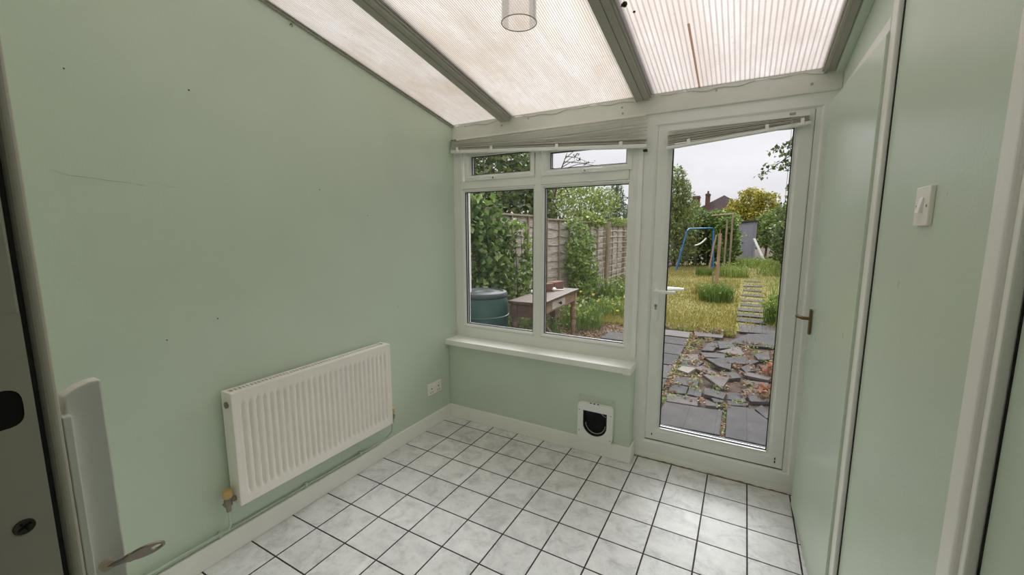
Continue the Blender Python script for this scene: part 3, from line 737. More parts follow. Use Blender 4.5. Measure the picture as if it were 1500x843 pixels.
Mk = Matrix(((dv.x, up_.x, nn.x, base.x), (dv.y, up_.y, nn.y, base.y), (dv.z, up_.z, nn.z, base.z), (0, 0, 0, 1)))
outer = [(0, -.0025), (.010, -.003), (.014, -.0065)] + [(.0255+.0135*math.cos(a), .0085*math.sin(a)) for a in np.linspace(-2.3, 2.3, 18)] + [(.014, .0065), (.010, .003), (0, .0025)]
inner = [(.0325+.0042*math.cos(a), .0036*math.sin(a)) for a in np.linspace(0, 2*PI, 14, endpoint=False)]
m = framed(outer, inner, -.001, .001); m.v = [tuple(Mk @ Vector((v[0], v[2], v[1]))) for v in m.v]
tag(m.build('key', M['steel'], bevel=.0003), 'flat grey key sticking out of the lock of the near left door', 'key')

# ------------------------------------------------------------------ garden ground
GZ = -.1
q = MB(); q.box(-14, 14, .285, 75, -.3, -.128)
struct(q.build('ground', M['soil']), 'bare brown soil of the garden outside', 'ground')
def patch(name, x0, x1, y0, y1, z, mat, amp=.015, step=.25):
    nx = int((x1-x0)/step)+1; nyy = int((y1-y0)/step)+1; q = MB()
    vs = []
    for j in range(nyy+1):
        for i in range(nx+1):
            x = x0+(x1-x0)*i/nx; y_ = y0+(y1-y0)*j/nyy
            if i in (0, nx): x += .04*math.sin(y_*7)
            if j in (0, nyy): y_ += .05*math.sin(x*9)
            vs.append((x, y_, z+amp*(math.sin(x*3.1+y_*1.7)+math.sin(y_*2.3-x))*.5))
    fs = [(j*(nx+1)+i, j*(nx+1)+i+1, (j+1)*(nx+1)+i+1, (j+1)*(nx+1)+i) for j in range(nyy) for i in range(nx)]
    q.add(vs, fs); return q.build(name, mat, smooth=True)
lawn = patch('lawn', -.75, 2.42, 4.7, 20, GZ-.012, M['lawn'])
struct(lawn, 'patchy yellow green lawn left of the stepping slab path', 'lawn')
struct(patch('lawn', 2.36, 4.5, 5.0, 22, GZ-.012, M['lawn']), 'strip of lawn right of the stepping slab path', 'lawn')

def blades(name, pos, hmin, hmax, w, mat, lean=.35, parent=None):
    n = len(pos); a = rng.uniform(0, 2*PI, n); h = rng.uniform(hmin, hmax, n); l = rng.uniform(0, lean, n)*h; b_ = rng.uniform(0, 2*PI, n)
    P = np.array(pos); dx = np.cos(a)*w/2; dy = np.sin(a)*w/2; lx = np.cos(b_)*l; ly = np.sin(b_)*l
    V = np.empty((n, 5, 3))
    V[:, 0] = P + np.stack([-dx, -dy, 0*h], 1); V[:, 1] = P + np.stack([dx, dy, 0*h], 1)
    V[:, 2] = P + np.stack([dx*.8+lx*.35, dy*.8+ly*.35, h*.6], 1); V[:, 3] = P + np.stack([-dx*.8+lx*.35, -dy*.8+ly*.35, h*.6], 1)
    V[:, 4] = P + np.stack([lx, ly, h], 1)
    q = MB(); q.v = [tuple(v) for v in V.reshape(-1, 3)]
    for i in range(n): k = i*5; q.f += [(k, k+1, k+2, k+3), (k+3, k+2, k+4)]
    q.m = [0]*len(q.f)
    return q.build_raw(name, mat, parent)
def build_raw(s, name, mat, parent=None):
    me = bpy.data.meshes.new(name); me.from_pydata(s.v, [], s.f); me.materials.append(mat); me.update()
    o = bpy.data.objects.new(name, me); COL.objects.link(o)
    if parent is not None:
        o.parent = parent
        o.matrix_parent_inverse = Matrix.Translation(-parent.location) if parent.type == 'EMPTY' else Matrix.Identity(4)
    return o
MB.build_raw = build_raw
def scatter(n, x0, x1, y0, y1, z, power=1.0):
    u = rng.uniform(0, 1, n)**power
    return np.stack([rng.uniform(x0, x1, n), y0+(y1-y0)*u, np.full(n, z)], 1)
g = blades('lawn_grass', np.concatenate([scatter(26000, -.7, 1.86, 4.3, 16, GZ-.02, 1.8), scatter(1300, 1.8, 2.4, 5.2, 16, GZ-.02, 1.2), scatter(90, 1.82, 2.4, 4.62, 5.3, GZ-.02), scatter(5000, 2.34, 4, 4.9, 18, GZ-.02, 1.5)]), .025, .07, .012, M['l_grass'], .8)
tag(g, 'short dry yellow green blades of lawn grass outside', 'grass', kind='stuff')

def leaves(name, C, size, mat, parent=None, flat=0.0, aspect=1.5, up=0.0):
    """one mesh of folded diamond leaves at points C (n,3)"""
    n = len(C); C = np.asarray(C)
    d = rng.normal(size=(n, 3)); d[:, 2] = d[:, 2]*(1-flat)+up; d /= np.linalg.norm(d, axis=1)[:, None]
    r = rng.normal(size=(n, 3)); s = np.cross(d, r); s /= np.linalg.norm(s, axis=1)[:, None]; nrm = np.cross(d, s)
    L = (size*rng.uniform(.6, 1.3, n))[:, None]; W = L/aspect
    V = np.empty((n, 4, 3)); V[:, 0] = C-d*L*.5; V[:, 1] = C+s*W*.5+nrm*L*.12; V[:, 2] = C+d*L*.5; V[:, 3] = C-s*W*.5+nrm*L*.12
    q = MB(); q.v = [tuple(v) for v in V.reshape(-1, 3)]
    for i in range(n): k = i*4; q.f += [(k, k+1, k+2), (k, k+2, k+3)]
    return q.build_raw(name, mat, parent)
def blob(n, c, r, inner=.55):
    """points in the outer part of an ellipsoid"""
    d = rng.normal(size=(n, 3)); d /= np.linalg.norm(d, axis=1)[:, None]
    t_ = rng.uniform(inner**3, 1, n)**(1/3)
    lump = 1+.16*np.sin(d[:, 0]*7+c[0]*3)*np.sin(d[:, 1]*6+c[1])+.12*np.sin(d[:, 2]*9+c[2]*5)
    return np.array(c)+d*(t_*lump)[:, None]*np.array(r)

def tree(name, label, cat, base, blobs, nleaf, size, mat, trunk_r, top, group=None, branches=(), aspect=1.6, up=0.0, inner=.5):
    t = empty(name, base, label, cat, group)
    vol = [b_[1][0]*b_[1][1]*b_[1][2] for b_ in blobs]; tot = sum(v**.67 for v in vol)
    pts = np.concatenate([blob(max(20, int(nleaf*v**.67/tot)), b_[0], b_[1], inner) for b_, v in zip(blobs, vol)])
    leaves('foliage', pts, size, mat, t, aspect=aspect, up=up)
    q = MB(); bx, by, bz = base
    q.tube([(bx, by, bz-.05), (bx+.03, by, bz+(top-bz)*.4), (bx, by+.02, top)], [trunk_r, trunk_r*.8, trunk_r*.35], 8)
    for br in branches: q.tube(br, [trunk_r*.5]+[trunk_r*.3]*(len(br)-2)+[trunk_r*.1], 6)
    for b_ in blobs:
        q.tube([(bx, by, bz+(top-bz)*.5), b_[0]], [trunk_r*.4, trunk_r*.15], 6)
    q.build('trunk', M['bark'], t, smooth=True)
    return t

# ------------------------------------------------------------------ patio slabs
Mid = Matrix.Identity(4)
def slab(poly, z=GZ+.012, th=.045, mat='slab', label=None, group=None, tilt=(0, 0), name='paving_slab', bevel=.004, grow=1.0):
    cx = sum(p[0] for p in poly)/len(poly); cy = sum(p[1] for p in poly)/len(poly)
    q = MB(); q.prism([((a-cx)*grow, (b_-cy)*grow) for a, b_ in poly], Matrix.Translation((0, 0, -th)), th)
    o = q.build(name, M[mat], bevel=bevel); o.location = (cx, cy, z); o.rotation_euler = (tilt[0], tilt[1], 0)
    return tag(o, label, 'paving slab', group)
def sq(x0, x1, y0, y1, j=.006):
    return [(x0+random.uniform(-j, j), y0+random.uniform(-j, j)), (x1+random.uniform(-j, j), y0+random.uniform(-j, j)), (x1+random.uniform(-j, j), y1+random.uniform(-j, j)), (x0+random.uniform(-j, j), y1+random.uniform(-j, j))]
rows = [(.46, .90), (.92, 1.37), (1.55, 1.99), (2.01, 2.45), (2.48, 2.90), (2.93, 3.39), (3.42, 3.79), (3.85, 4.22)]
ordn = ['nearest the doorstep', 'second from the doorstep', 'third from the doorstep', 'fourth from the doorstep', 'fifth from the doorstep', 'sixth from the doorstep', 'seventh from the doorstep', 'farthest, against the lawn']
for k, (a, b_) in enumerate(rows):
    slab(sq(.86, 1.305, a, b_), mat='slab_pale' if k == 7 else 'slab', label='square grey slab of the straight left row, '+ordn[k], group='laid slabs of the left patio row', tilt=(random.uniform(-.01, .01), random.uniform(-.01, .01)))
slab(sq(.22, .62, 3.25, 3.68), label='lone grey slab at the edge of the flower bed seen through the window')
for k, x in enumerate((1.33, 1.79, 2.25)):
    slab(sq(x, x+.44, .42, .86), label=('grey slab at the doorstep, left end', 'grey slab at the doorstep, middle', 'grey slab at the doorstep, right end')[k], group='slabs along the doorstep')
slab([(1.38, 1.36), (1.83, 1.40), (1.83, .93), (1.37, .90)], label='large whole grey slab left of the dark joint near the door', z=GZ+.02)
slab([(1.86, 1.54), (2.04, 1.58), (2.15, 1.39), (2.16, .92), (1.87, .92)], label='large grey slab with a broken corner right of the dark joint', z=GZ+.02)
slab([(1.92, 4.62), (2.44, 4.72), (2.42, 5.3), (1.9, 5.2)], GZ+.006, label='dark slab of the path just beyond the large far patio slab')
slab([(2.35, .95), (2.17, .93), (2.19, 1.38), (2.30, 1.4), (2.5, 1.4)], label='grey slab at the right edge of the patio near the door')
FR = 'broken slab pieces lying among the patio weeds'
gen = 'flat grey piece of broken slab lying among weeds on the patio'
frag = {
 'pale_strip2': ([(1.34,4.3),(1.71,4.38),(1.70,4.08),(1.35,4.02)], 'slab_pale', (0,0), 'pale grey slab against the lawn edge, right of the straight row'),
 'big_far': ([(1.81,3.92),(2.03,4.46),(2.42,4.66),(2.36,3.89),(2.05,3.85)], 'slab', (.02,0), 'large dark grey slab at the start of the stepping path'),
 'a5': ([(1.52,3.25),(1.57,3.61),(1.68,3.64),(1.64,3.3)], 'slab', (.04,.05), None),
 'a6': ([(1.67,3.76),(1.85,3.82),(1.87,3.58),(1.71,3.47)], 'slab', (.06,0), 'grey broken piece tucked against the large far slab'),
 'a7': ([(1.70,3.25),(1.91,3.58),(1.98,3.35),(1.95,3.27)], 'slab_pale', (.05,.06), 'pale pinkish triangular piece at the back of the broken paving'),
 'a8': ([(1.33,2.97),(1.49,3.04),(1.51,2.79),(1.34,2.72)], 'slab_pale', (0,0), 'pale squarish piece beside the straight left row'),
 'a9': ([(1.51,3.16),(1.78,3.26),(1.77,3.05),(1.58,2.99)], 'slab', (0,0), None),
 'a10': ([(1.67,2.92),(1.95,3.15),(2.12,3.05),(2.04,2.9),(1.72,2.81)], 'slab', (.03,0), 'wide grey five sided piece in the middle back of the broken paving'),
 'a11': ([(1.6,2.79),(1.7,2.8),(1.85,2.69),(1.85,2.55),(1.73,2.62)], 'slab_pale', (.13,-.05), 'long pale tilted sliver raised above the other broken pieces'),
 'a12': ([(1.34,2.70),(1.57,2.76),(1.51,2.47),(1.38,2.40)], 'slab', (0,0), None),
 'a13': ([(1.51,2.44),(1.58,2.55),(1.73,2.41),(1.66,2.34)], 'slab_pale', (.06,.03), None),
 'a14': ([(1.36,2.27),(1.4,2.37),(1.53,2.35),(1.47,2.2)], 'slab_white', (.09,-.06), 'small bleached white piece lying on top beside the left row'),
 'a15': ([(1.75,2.48),(1.91,2.54),(1.95,2.39),(1.84,2.3)], 'slab', (0,0), None),
 'a16': ([(1.62,2.17),(1.85,2.19),(1.8,1.94)], 'slab_pale', (.14,.0), 'raised pinkish triangular piece in the middle of the broken paving'),
 'a17': ([(1.33,2.12),(1.58,2.15),(1.58,1.90),(1.35,1.90)], 'slab', (0,0), None),
 'a18': ([(1.97,2.55),(2.12,2.58),(2.23,2.52),(2.19,2.42),(2.0,2.46)], 'slab_pale', (.03,0), None),
 'a19': ([(1.95,2.71),(2.02,2.84),(2.11,2.7),(2.0,2.60)], 'slab', (.05,.04), None),
 'a20': ([(2.09,3.33),(2.24,3.52),(2.24,3.2),(2.13,3.16)], 'slab_pale', (.03,-.04), 'pale piece at the right edge below the large far slab'),
 'a21': ([(2.0,2.33),(2.19,2.35),(2.2,2.17),(2.07,2.15)], 'slab', (0,0), None),
 'a22': ([(2.13,2.9),(2.24,2.91),(2.24,2.78),(2.16,2.77)], 'slab', (.03,0), None),
 'b1': ([(1.36,1.87),(1.51,1.85),(1.51,1.67),(1.37,1.63)], 'slab', (0,0), None),
 'b2': ([(1.53,1.83),(1.64,1.85),(1.64,1.65),(1.53,1.67)], 'slab', (0,.02), None),
 'b3': ([(1.66,1.86),(1.84,1.82),(1.82,1.69),(1.67,1.72)], 'slab_pale', (.08,0), 'pale strip of broken slab just beyond the raised dark gap'),
 'b4': ([(1.37,1.59),(1.61,1.61),(1.63,1.43),(1.39,1.41)], 'slab_pale', (0,0), 'pale oblong piece behind the large whole slab'),
 'b5': ([(1.69,1.57),(1.83,1.49),(1.7,1.45)], 'slab_pale', (.05,.02), 'small pinkish triangle behind the large whole slab'),
 'b6': ([(1.86,1.88),(1.97,1.93),(2.0,1.73),(1.86,1.72)], 'slab', (0,0), None),
 'b7': ([(1.97,2.02),(2.07,2.12),(2.18,1.97),(2.18,1.83),(2.04,1.77),(2.01,1.93)], 'slab', (0,0), 'dark six sided piece near the right edge of the broken paving'),
 'b8': ([(1.86,1.68),(2.02,1.69),(2.0,1.63),(1.87,1.58)], 'slab', (.02,0), None),
 'b11': ([(2.07,1.57),(2.12,1.67),(2.16,1.55),(2.17,1.43),(2.14,1.42)], 'slab', (.03,-.05), 'rounded broken corner piece beside the large cracked slab'),
 'b13': ([(1.73,1.67),(1.82,1.665),(1.84,1.63),(1.76,1.59)], 'slab', (.02,0), None),
}
for k, (p, m, tl, lb) in frag.items():
    zz = GZ+.012+(.035 if max(abs(tl[0]), abs(tl[1])) > .08 else .012*(max(map(abs, tl)) > .02))
    slab(p, zz, .034 if m != 'slab_white' else .025, m, lb or gen, FR if lb is None else None, tl, 'broken_slab' if k != 'big_far' else 'paving_slab', grow=1.07)
steps = [(5.45, .3), (5.98, .3), (6.55, .28), (7.15, .28), (7.8, .3), (8.6, .3), (9.5, .3), (10.5, .3), (11.7, .32)]
on = ['first', 'second', 'third', 'fourth', 'fifth', 'sixth', 'seventh', 'eighth', 'ninth']
for k, (y, dy) in enumerate(steps):
    x = 1.88+.012*k
    slab(sq(x-.02, x+.40, y, y+dy, .03), GZ+.004, label=on[k]+' narrow grey stepping slab of the path counted from the patio', group='stepping slabs of the garden path')
# weeds, moss and litter between slabs
w1 = []
for _ in range(170):
    cx, cy = random.uniform(1.3, 2.3), random.uniform(1.5, 4.0)
    w1.append(blob(16, (cx, cy, GZ+.01), (.05, .06, .025), .1))
for _ in range(40):
    cx, cy = 1.325+random.uniform(-.02, .03), random.uniform(1.0, 4.2); w1.append(blob(14, (cx, cy, GZ+.015), (.03, .06, .035), .1))
for _ in range(25):
    cx, cy = 1.847, random.uniform(.9, 1.6); w1.append(blob(10, (cx, cy, GZ), (.012, .04, .012), .1))
for _ in range(40):
    cx, cy = random.uniform(.9, 1.9), 4.38+random.uniform(-.1, .1); w1.append(blob(22, (cx, cy, GZ+.02), (.08, .05, .05), .1))
half = len(w1)//2; random.shuffle(w1)
tag(leaves('weeds', np.concatenate(w1[:half]), .022, M['l_weed']), 'small green weeds growing in the joints of the broken paving', 'weeds', kind='stuff')
tag(leaves('leaf_litter', np.concatenate(w1[half:]+[scatter(5000, -1.1, .9, 2.6, 5.2, GZ-.01), scatter(600, .2, 2.3, 1.4, 4.2, GZ-.02)]), .035, M['l_litter'], flat=.8), 'brown dead leaves and bark scattered over the soil', 'leaf litter', kind='stuff')

# ------------------------------------------------------------------ garden left side: fence, water butt, table
FX = -1.25
fy = [.75, 2.6, 4.45, 6.3, 8.15, 10.0, 11.85, 13.7]
ftop = [1.64, 1.64, 1.60, 1.585, 1.53, 1.54, 1.57]
fl_ = ['nearest the house', 'second from the house, half hidden by big leaves', 'third from the house, behind the table', 'fourth from the house, behind the climbing shrub', 'fifth from the house, behind the trellis', 'sixth from the house', 'farthest from the house']
for k in range(7):
    y0, y1, zt = fy[k]+.06, fy[k+1]-.06, ftop[k]
    fp = empty('wooden_fence', (FX, (y0+y1)/2, GZ), 'weathered grey overlap fence panel, '+fl_[k], 'fence', 'overlap panels of the left fence')
    q = MB(); nb = 11; hb_ = (zt-GZ-.05)/nb
    for i in range(nb):
        z0 = GZ+.05+i*hb_; wv = [.020*math.sin(i*3+k+s_*2.1)+.012*math.sin(i*7+s_*4.3) for s_ in range(7)]
        vs = []
        for s_ in range(7):
            y = y0+(y1-y0)*s_/6
            vs += [(FX+.024, y, z0-.012+wv[s_]), (FX+.002, y, z0+hb_), (FX-.010, y, z0+hb_), (FX+.008, y, z0-.012+wv[s_])]
        fs = [(s_*4+j, s_*4+(j+1) % 4, s_*4+4+(j+1) % 4, s_*4+4+j) for s_ in range(6) for j in range(4)] + [(0,1,2,3), (27,26,25,24)]
        q.add(vs, fs)
    q.build('boards', M['fence'], fp)
    for j in range(4):
        y = y0+.02+(y1-y0-.07)*j/3; q = MB(); q.box(FX+.018, FX+.042, y, y+.035, GZ+.05, zt); q.build('batten', M['fencepost'], fp)
    q = MB(); q.box(FX-.01, FX+.05, y0, y1, zt, zt+.028); q.build('cap_rail', M['fencepost'], fp, bevel=.003)
for k, y in enumerate(fy):
    q = MB(); q.box(FX-.04, FX+.045, y-.045, y+.045, GZ-.1, max(ftop[max(k-1, 0)], ftop[min(k, 6)])+.07); q.box(FX-.05, FX+.055, y-.055, y+.055, max(ftop[max(k-1, 0)], ftop[min(k, 6)])+.07, max(ftop[max(k-1, 0)], ftop[min(k, 6)])+.09)
    tag(q.build('fence_post', M['fencepost'], bevel=.004), 'square grey post of the left fence, '+['beside the house', 'second from the house', 'third from the house', 'fourth from the house', 'fifth from the house', 'sixth from the house', 'seventh from the house', 'last before the conifer'][k], 'fence post', 'posts of the left fence')
# separate round post and trellis in front of the fence
q = MB(); q.tube([(-.98, 7.5, GZ-.1), (-.97, 7.5, .8), (-.965, 7.5, 1.62)], [.055, .05, .048], 12)
tag(q.build('wooden_post', M['fencepost'], smooth=True), 'thick round wooden post standing before the trellis and fence', 'post')
tr = empty('trellis', (-1.1, 8.2, GZ), 'wire and lath garden trellis leaning on the left fence', 'trellis')
for k, y in enumerate((6.9, 7.35, 7.9, 8.6, 9.3, 9.95)):
    q = MB(); q.box(-1.04, -1.015, y-.018, y+.018, GZ, 1.44, M=Matrix.Translation((0, 0, 0)) @ Matrix.Shear('XZ', 4, (-.06, 0)) if False else None); q.build('upright', M['fencepost'], tr)
for k in range(10):
    z = .08+k*.145; q = MB(); q.tube([(-1.01, 6.85+.1*math.sin(k), z), (-1.01, 8.2, z+.02), (-1.01, 10.0, z)], .006, 6); q.build('cross_wire', M['wire'], tr)
for k in range(2):
    q = MB(); q.tube([(-.86, 7.0+k*1.2, GZ), (-1.0, 7.1+k*1.2, 1.0)], .008, 6); q.build('leaning_rod', M['wire'], tr)

# water butt and downpipe
BX, BYY = -.63, 1.53
wbt = empty('water_butt', (BX, BYY, GZ), 'dark green plastic water butt with black lid outside the window', 'water butt')
T = Matrix.Translation((BX, BYY, GZ)) @ Matrix.Diagonal((1.03, 1.03, 1.09, 1))
q = MB(); q.lathe([(0, -.02), (.225, -.02), (.235, .05), (.262, .30), (.270, .32), (.270, .35), (.262, .37), (.278, .50), (.274, .62), (.262, .70), (.255, .735), (.248, .74)], T, 56); q.build('butt_body', M['butt'], wbt, smooth=True)
q = MB(); q.lathe([(.27, .518), (.284, .522), (.284, .534), (.276, .54)], T, 56); q.build('butt_rib', M['butt'], wbt, smooth=True)
q = MB(); q.lathe([(.262, .715), (.268, .722), (.268, .75), (.258, .768), (.225, .774), (.215, .762), (.17, .760), (.16, .766), (.07, .768), (.06, .762), (0, .762)], T, 56); q.build('butt_lid', M['buttlid'], wbt, smooth=True)
dp = empty('downpipe', (-.66, 1.31, .76), 'white rainwater downpipe ending over the water butt lid', 'pipe')
q = MB(); q.tube([(-.66, 1.31, .755), (-.66, 1.31, 2.3), (-.64, 1.27, 2.42), (-.5, .6, 2.52), (-.4, .33, 2.54)], .023, 16); q.build('pipe_run', M['whiteboard'], dp, smooth=True)
q = MB(); q.tube([(-.66, 1.31, 2.0), (-.66, 1.31, 2.06)], .028, 16); q.build('pipe_collar', M['whiteboard'], dp)

# old table with drawer
tt = empty('garden_table', (-.24, 2.2, GZ), 'old wooden table with a drawer and turned legs outside the window', 'table')
Rt = Matrix.Translation((.085, 1.58, 0)) @ Matrix.Rotation(math.radians(2.5), 4, 'Z')      # local: x -> -w.., y -> along
W_, L_ = .41, 1.26
def tb_box(b_, *a, mi=0): b_.box(*a, mi=mi, M=Rt)
q = MB()
for i in range(5): tb_box(q, -W_+i*W_/5, -W_+(i+1)*W_/5-.003, 0, L_, .622, .65)
q.build('table_top', M['tabletop'], tt, bevel=.003)
q = MB(); tb_box(q, -.055, -.035, .06, .35, .50, .622); tb_box(q, -.055, -.035, .80, L_-.06, .50, .622); tb_box(q, -.055, -.035, .35, .80, .50, .515); q.build('apron', M['tablebase'], tt)
q = MB(); tb_box(q, -W_+.05, -.05, .04, .06, .47, .622); tb_box(q, -W_+.05, -.05, L_-.06, L_-.04, .50, .622); tb_box(q, -W_+.035, -W_+.055, .06, L_-.06, .50, .622); q.build('apron', M['tabledark'], tt)
q = MB(); tb_box(q, -.050, -.028, .36, .79, .518, .618); dr = q.build('drawer', M['drawer'], tt, bevel=.002)
q = MB(); q.lathe([(0, 0), (.010, 0), (.009, .012), (.020, .02), (.020, .03), (.012, .036), (0, .037)], Rt @ Matrix.Translation((-.028, .575, .568)) @ Matrix.Rotation(PI/2, 4, 'Y'), 18); q.build('knob', M['dark'], dr, smooth=True)
for lx, ly in ((-.06, .055), (-.06, L_-.055), (-W_+.06, .055), (-W_+.06, L_-.055)):
    q = MB(); q.box(lx-.032, lx+.032, ly-.032, ly+.032, .46, .622, M=Rt)
    q.lathe([(.020, 0), (.026, .03), (.022, .10), (.030, .22), (.040, .30), (.026, .345), (.040, .37), (.044, .40), (.034, .43), (.046, .47), (.04, .50), (.030, .515), (.036, .56)], Rt @ Matrix.Translation((lx, ly, GZ)), 20)
    q.build('leg', M['tablebase'] if lx > -.1 else M['tabledark'], tt, smooth=True)
q = MB(); q.tube([Rt @ Vector((-.20, .25, .47)), Rt @ Vector((-.18, .95, .0))], .018, 8); q.build('brace', M['tablebase'], tt)
for k, (x, y, rz_) in enumerate(((-.27, 2.42, 1.2), (-.235, 2.68, 1.4))):
    o = MB().box(-.1075, .1075, -.05, .05, 0, .065*1.5).build('brick', M['brick'], bevel=.005)
    o.location = (x, y, .65); o.rotation_euler = (0, 0, rz_)
    tag(o, ('red brick on the garden table, nearer the window', 'red brick on the garden table, farther back')[k], 'brick', 'bricks on the garden table')
for k, (x, y, a) in enumerate(((-.32, 2.16, .3), (-.17, 2.47, .9))):
    q = MB(); q.tube([(0, 0, .022), (.05, 0, .014), (.14, 0, .008)], [.008, .008, .007], 8); q.lathe([(0, -.006), (.016, 0), (.026, .016), (.024, .034), (.012, .046), (0, .048)], None, 14)
    q.tube([(-.01, .0, .02), (-.02, .03, .008), (-.01, .05, .006)], [.01, .008, .006], 8)
    o = q.build('garden_ornament', M['whiteboard'], smooth=True); o.location = (x, y, .6505); o.rotation_euler = (0, 0, a)
    tag(o, ('small white knobbed ornament on the table behind the mullion', 'small white knobbed ornament on the table before the bricks')[k], 'ornament', 'white ornaments on the garden table')

# climbers and shrubs on the fence
iv = empty('climbing_vine', (-1.14, 2.5, GZ), 'broad leaved climber covering the fence behind the water butt', 'climbing plant')
pts = np.concatenate([blob(620, (-1.10, 2.35, 1.25), (.13, .55, .62), .2), blob(380, (-1.08, 2.0, 1.55), (.13, .35, .3), .2), blob(340, (-1.08, 2.45, .75), (.12, .5, .45), .2), blob(220, (-1.1, 2.85, 1.0), (.1, .3, .5), .2)])
leaves('foliage', pts, .098, M['l_ivy'], iv, aspect=1.15)
q = MB()
for k in range(6): q.tube([(-1.12, 1.9+k*.2, GZ-.05), (-1.13+.05*math.sin(k), 2.0+k*.16, .6), (-1.12, 1.8+k*.23, 1.5)], [.012, .010, .005], 6)
q.build('stems', M['bark'], iv, smooth=True)
i2 = empty('climbing_vine', (-1.12, 3.5, GZ), 'loose leafy climber on the fence behind the table', 'climbing plant')
pts = np.concatenate([blob(420, (-1.0, 3.35, .55), (.16, .55, .45), .2), blob(110, (-1.08, 3.5, 1.0), (.08, .18, .4), .1), blob(60, (-1.08, 3.15, 1.45), (.08, .3, .15), .1)])
leaves('foliage', pts, .085, M['l_mid'], i2, aspect=1.4)
q = MB()
for k in range(4): q.tube([(-1.02, 3.1+k*.2, GZ-.05), (-1.1, 3.2+k*.18, .7), (-1.12, 3.15+k*.2, 1.4)], [.010, .008, .004], 6)
q.build('stems', M['bark'], i2, smooth=True)
i3 = empty('climbing_shrub', (-1.08, 5.9, GZ), 'tall dark green leafy shrub against the middle of the fence', 'shrub')
pts = np.concatenate([blob(1100, (-1.02, 5.75, .95), (.20, .75, .62), .2), blob(700, (-.98, 6.0, .4), (.22, .75, .42), .2), blob(120, (-1.05, 5.5, 1.55), (.12, .5, .14), .1)])
leaves('foliage', pts, .085, M['l_mid'], i3, aspect=1.5)
q = MB(); q.tube([(-1.0, 5.9, GZ-.05), (-1.02, 5.85, .6), (-1.05, 5.7, 1.4)], [.025, .02, .008], 8); q.tube([(-.99, 5.5, GZ-.05), (-.99, 5.48, .9)], [.014, .01], 6); q.build('stems', M['fencepost'], i3, smooth=True)
i4 = empty('fence_top_vine', (-1.2, 8.3, 1.5), 'yellow green vine trailing over the fence top above the trellis', 'climbing plant')
pts = np.concatenate([blob(220, (-1.22, 7.4, 1.62), (.14, .7, .12), .1), blob(260, (-1.2, 9.2, 1.66), (.14, 1.0, .12), .1), blob(160, (-1.1, 10.2, 1.0), (.15, .3, .7), .1), blob(140, (-1.25, 6.9, 1.72), (.15, .4, .16), .1)])
leaves('foliage', pts, .10, M['l_lime'], i4, aspect=1.5)
# weeds and flowers in the bed
def tuft(name, label, cat, c, r, h, n, mat, group=None, leafmat=None, nl=0):
    t = empty(name, c, label, cat, group)
    P = np.array([(c[0]+r*math.sqrt(random.random())*math.cos(a), c[1]+r*math.sqrt(random.random())*math.sin(a), c[2]-.02) for a in rng.uniform(0, 2*PI, n)])
    blades('blades', P, h*.45, h, .016, mat, .8, t)
    if nl: leaves('leaves', blob(nl, (c[0], c[1], c[2]+h*.5), (r, r, h*.45), .1), .06, leafmat, t)
    return t
tuft('weed_clump', 'tall weeds growing beside the turned table leg', 'weeds', (-.30, 3.9, GZ), .35, .5, 160, M['l_tuft'], None, M['l_weed'], 260)
tuft('weed_clump', 'shaded weeds growing under the garden table', 'weeds', (-.55, 2.6, GZ), .4, .5, 200, M['l_tuft'], None, M['l_dark'], 420)
tuft('weed_clump', 'tall weeds growing below the trellis', 'weeds', (-.62, 6.9, GZ), .45, .5, 220, M['l_tuft'], None, M['l_weed'], 260)
tuft('weed_clump', 'low weeds between the flower bed and the lawn', 'weeds', (-.15, 5.2, GZ), .45, .32, 200, M['l_tuft'], None, M['l_weed'], 200)
tuft('weed_clump', 'long grass at the foot of the fence beyond the trellis', 'weeds', (-.75, 9.2, GZ), .6, .45, 240, M['l_grass'], None, M['l_weed'], 120)
for k, (x, y, h) in enumerate(((-.45, 4.2, .50), (-.33, 4.5, .42), (-.12, 5.0, .20), (.02, 4.8, .12), (-.2, 4.4, .35))):
    fw = empty('yellow_flower', (x, y, GZ), ['yellow flower in the weeds, tallest beside the table', 'yellow flower in the weeds, second tallest', 'yellow flower low in the bed, left one', 'yellow flower low in the bed, nearest the lawn', 'yellow flower just right of the table leg'][k], 'flower', 'yellow flowers in the bed')
    q = MB(); q.tube([(x, y, GZ), (x+.01, y, GZ+h)], .004, 6); q.build('stem', M['l_tuft'], fw)
    leaves('petals', blob(16, (x+.01, y, GZ+h), (.022, .022, .012), .1), .028, M['l_flower'], fw)

# ------------------------------------------------------------------ trees behind the fence
tree('dense_tree', 'dense dark green tree behind the fence, left of the window view', 'tree', (-2.7, 5.0, GZ), [((-2.7, 4.9, 2.5), (1.1, 1.2, 1.0)), ((-3.1, 5.6, 3.3), (1.0, 1.0, .8)), ((-2.3, 4.4, 1.9), (.6, .8, .6)), ((-2.2, 5.6, 2.5), (.6, .7, .7)), ((-2.0, 5.6, 1.8), (.5, .7, .5))], 5200, .13, M['l_dark'], .10, 2.8)
tree('sparse_tree', 'airy tree with sky showing through beyond the fence', 'tree', (-3.3, 9.6, GZ), [((-3.5, 9.6, 2.2), (1.0, 1.0, .8)), ((-2.9, 9.4, 2.7), (.8, .8, .5))], 1100, .13, M['l_dark'], .07, 2.8, inner=.2)
tree('willow_tree', 'bright lime green tree rising above the climbing shrub', 'tree', (-2.0, 8.4, GZ), [((-2.0, 8.3, 2.15), (.75, .8, .65)), ((-1.75, 8.6, 1.9), (.6, .6, .5)), ((-1.55, 9.0, 2.2), (.45, .5, .4))], 2600, .10, M['l_lime'], .07, 2.0, branches=[[(-2.0, 8.4, 1.3), (-1.75, 8.3, 1.75), (-1.6, 8.3, 2.3)]], aspect=2.4)
q = None
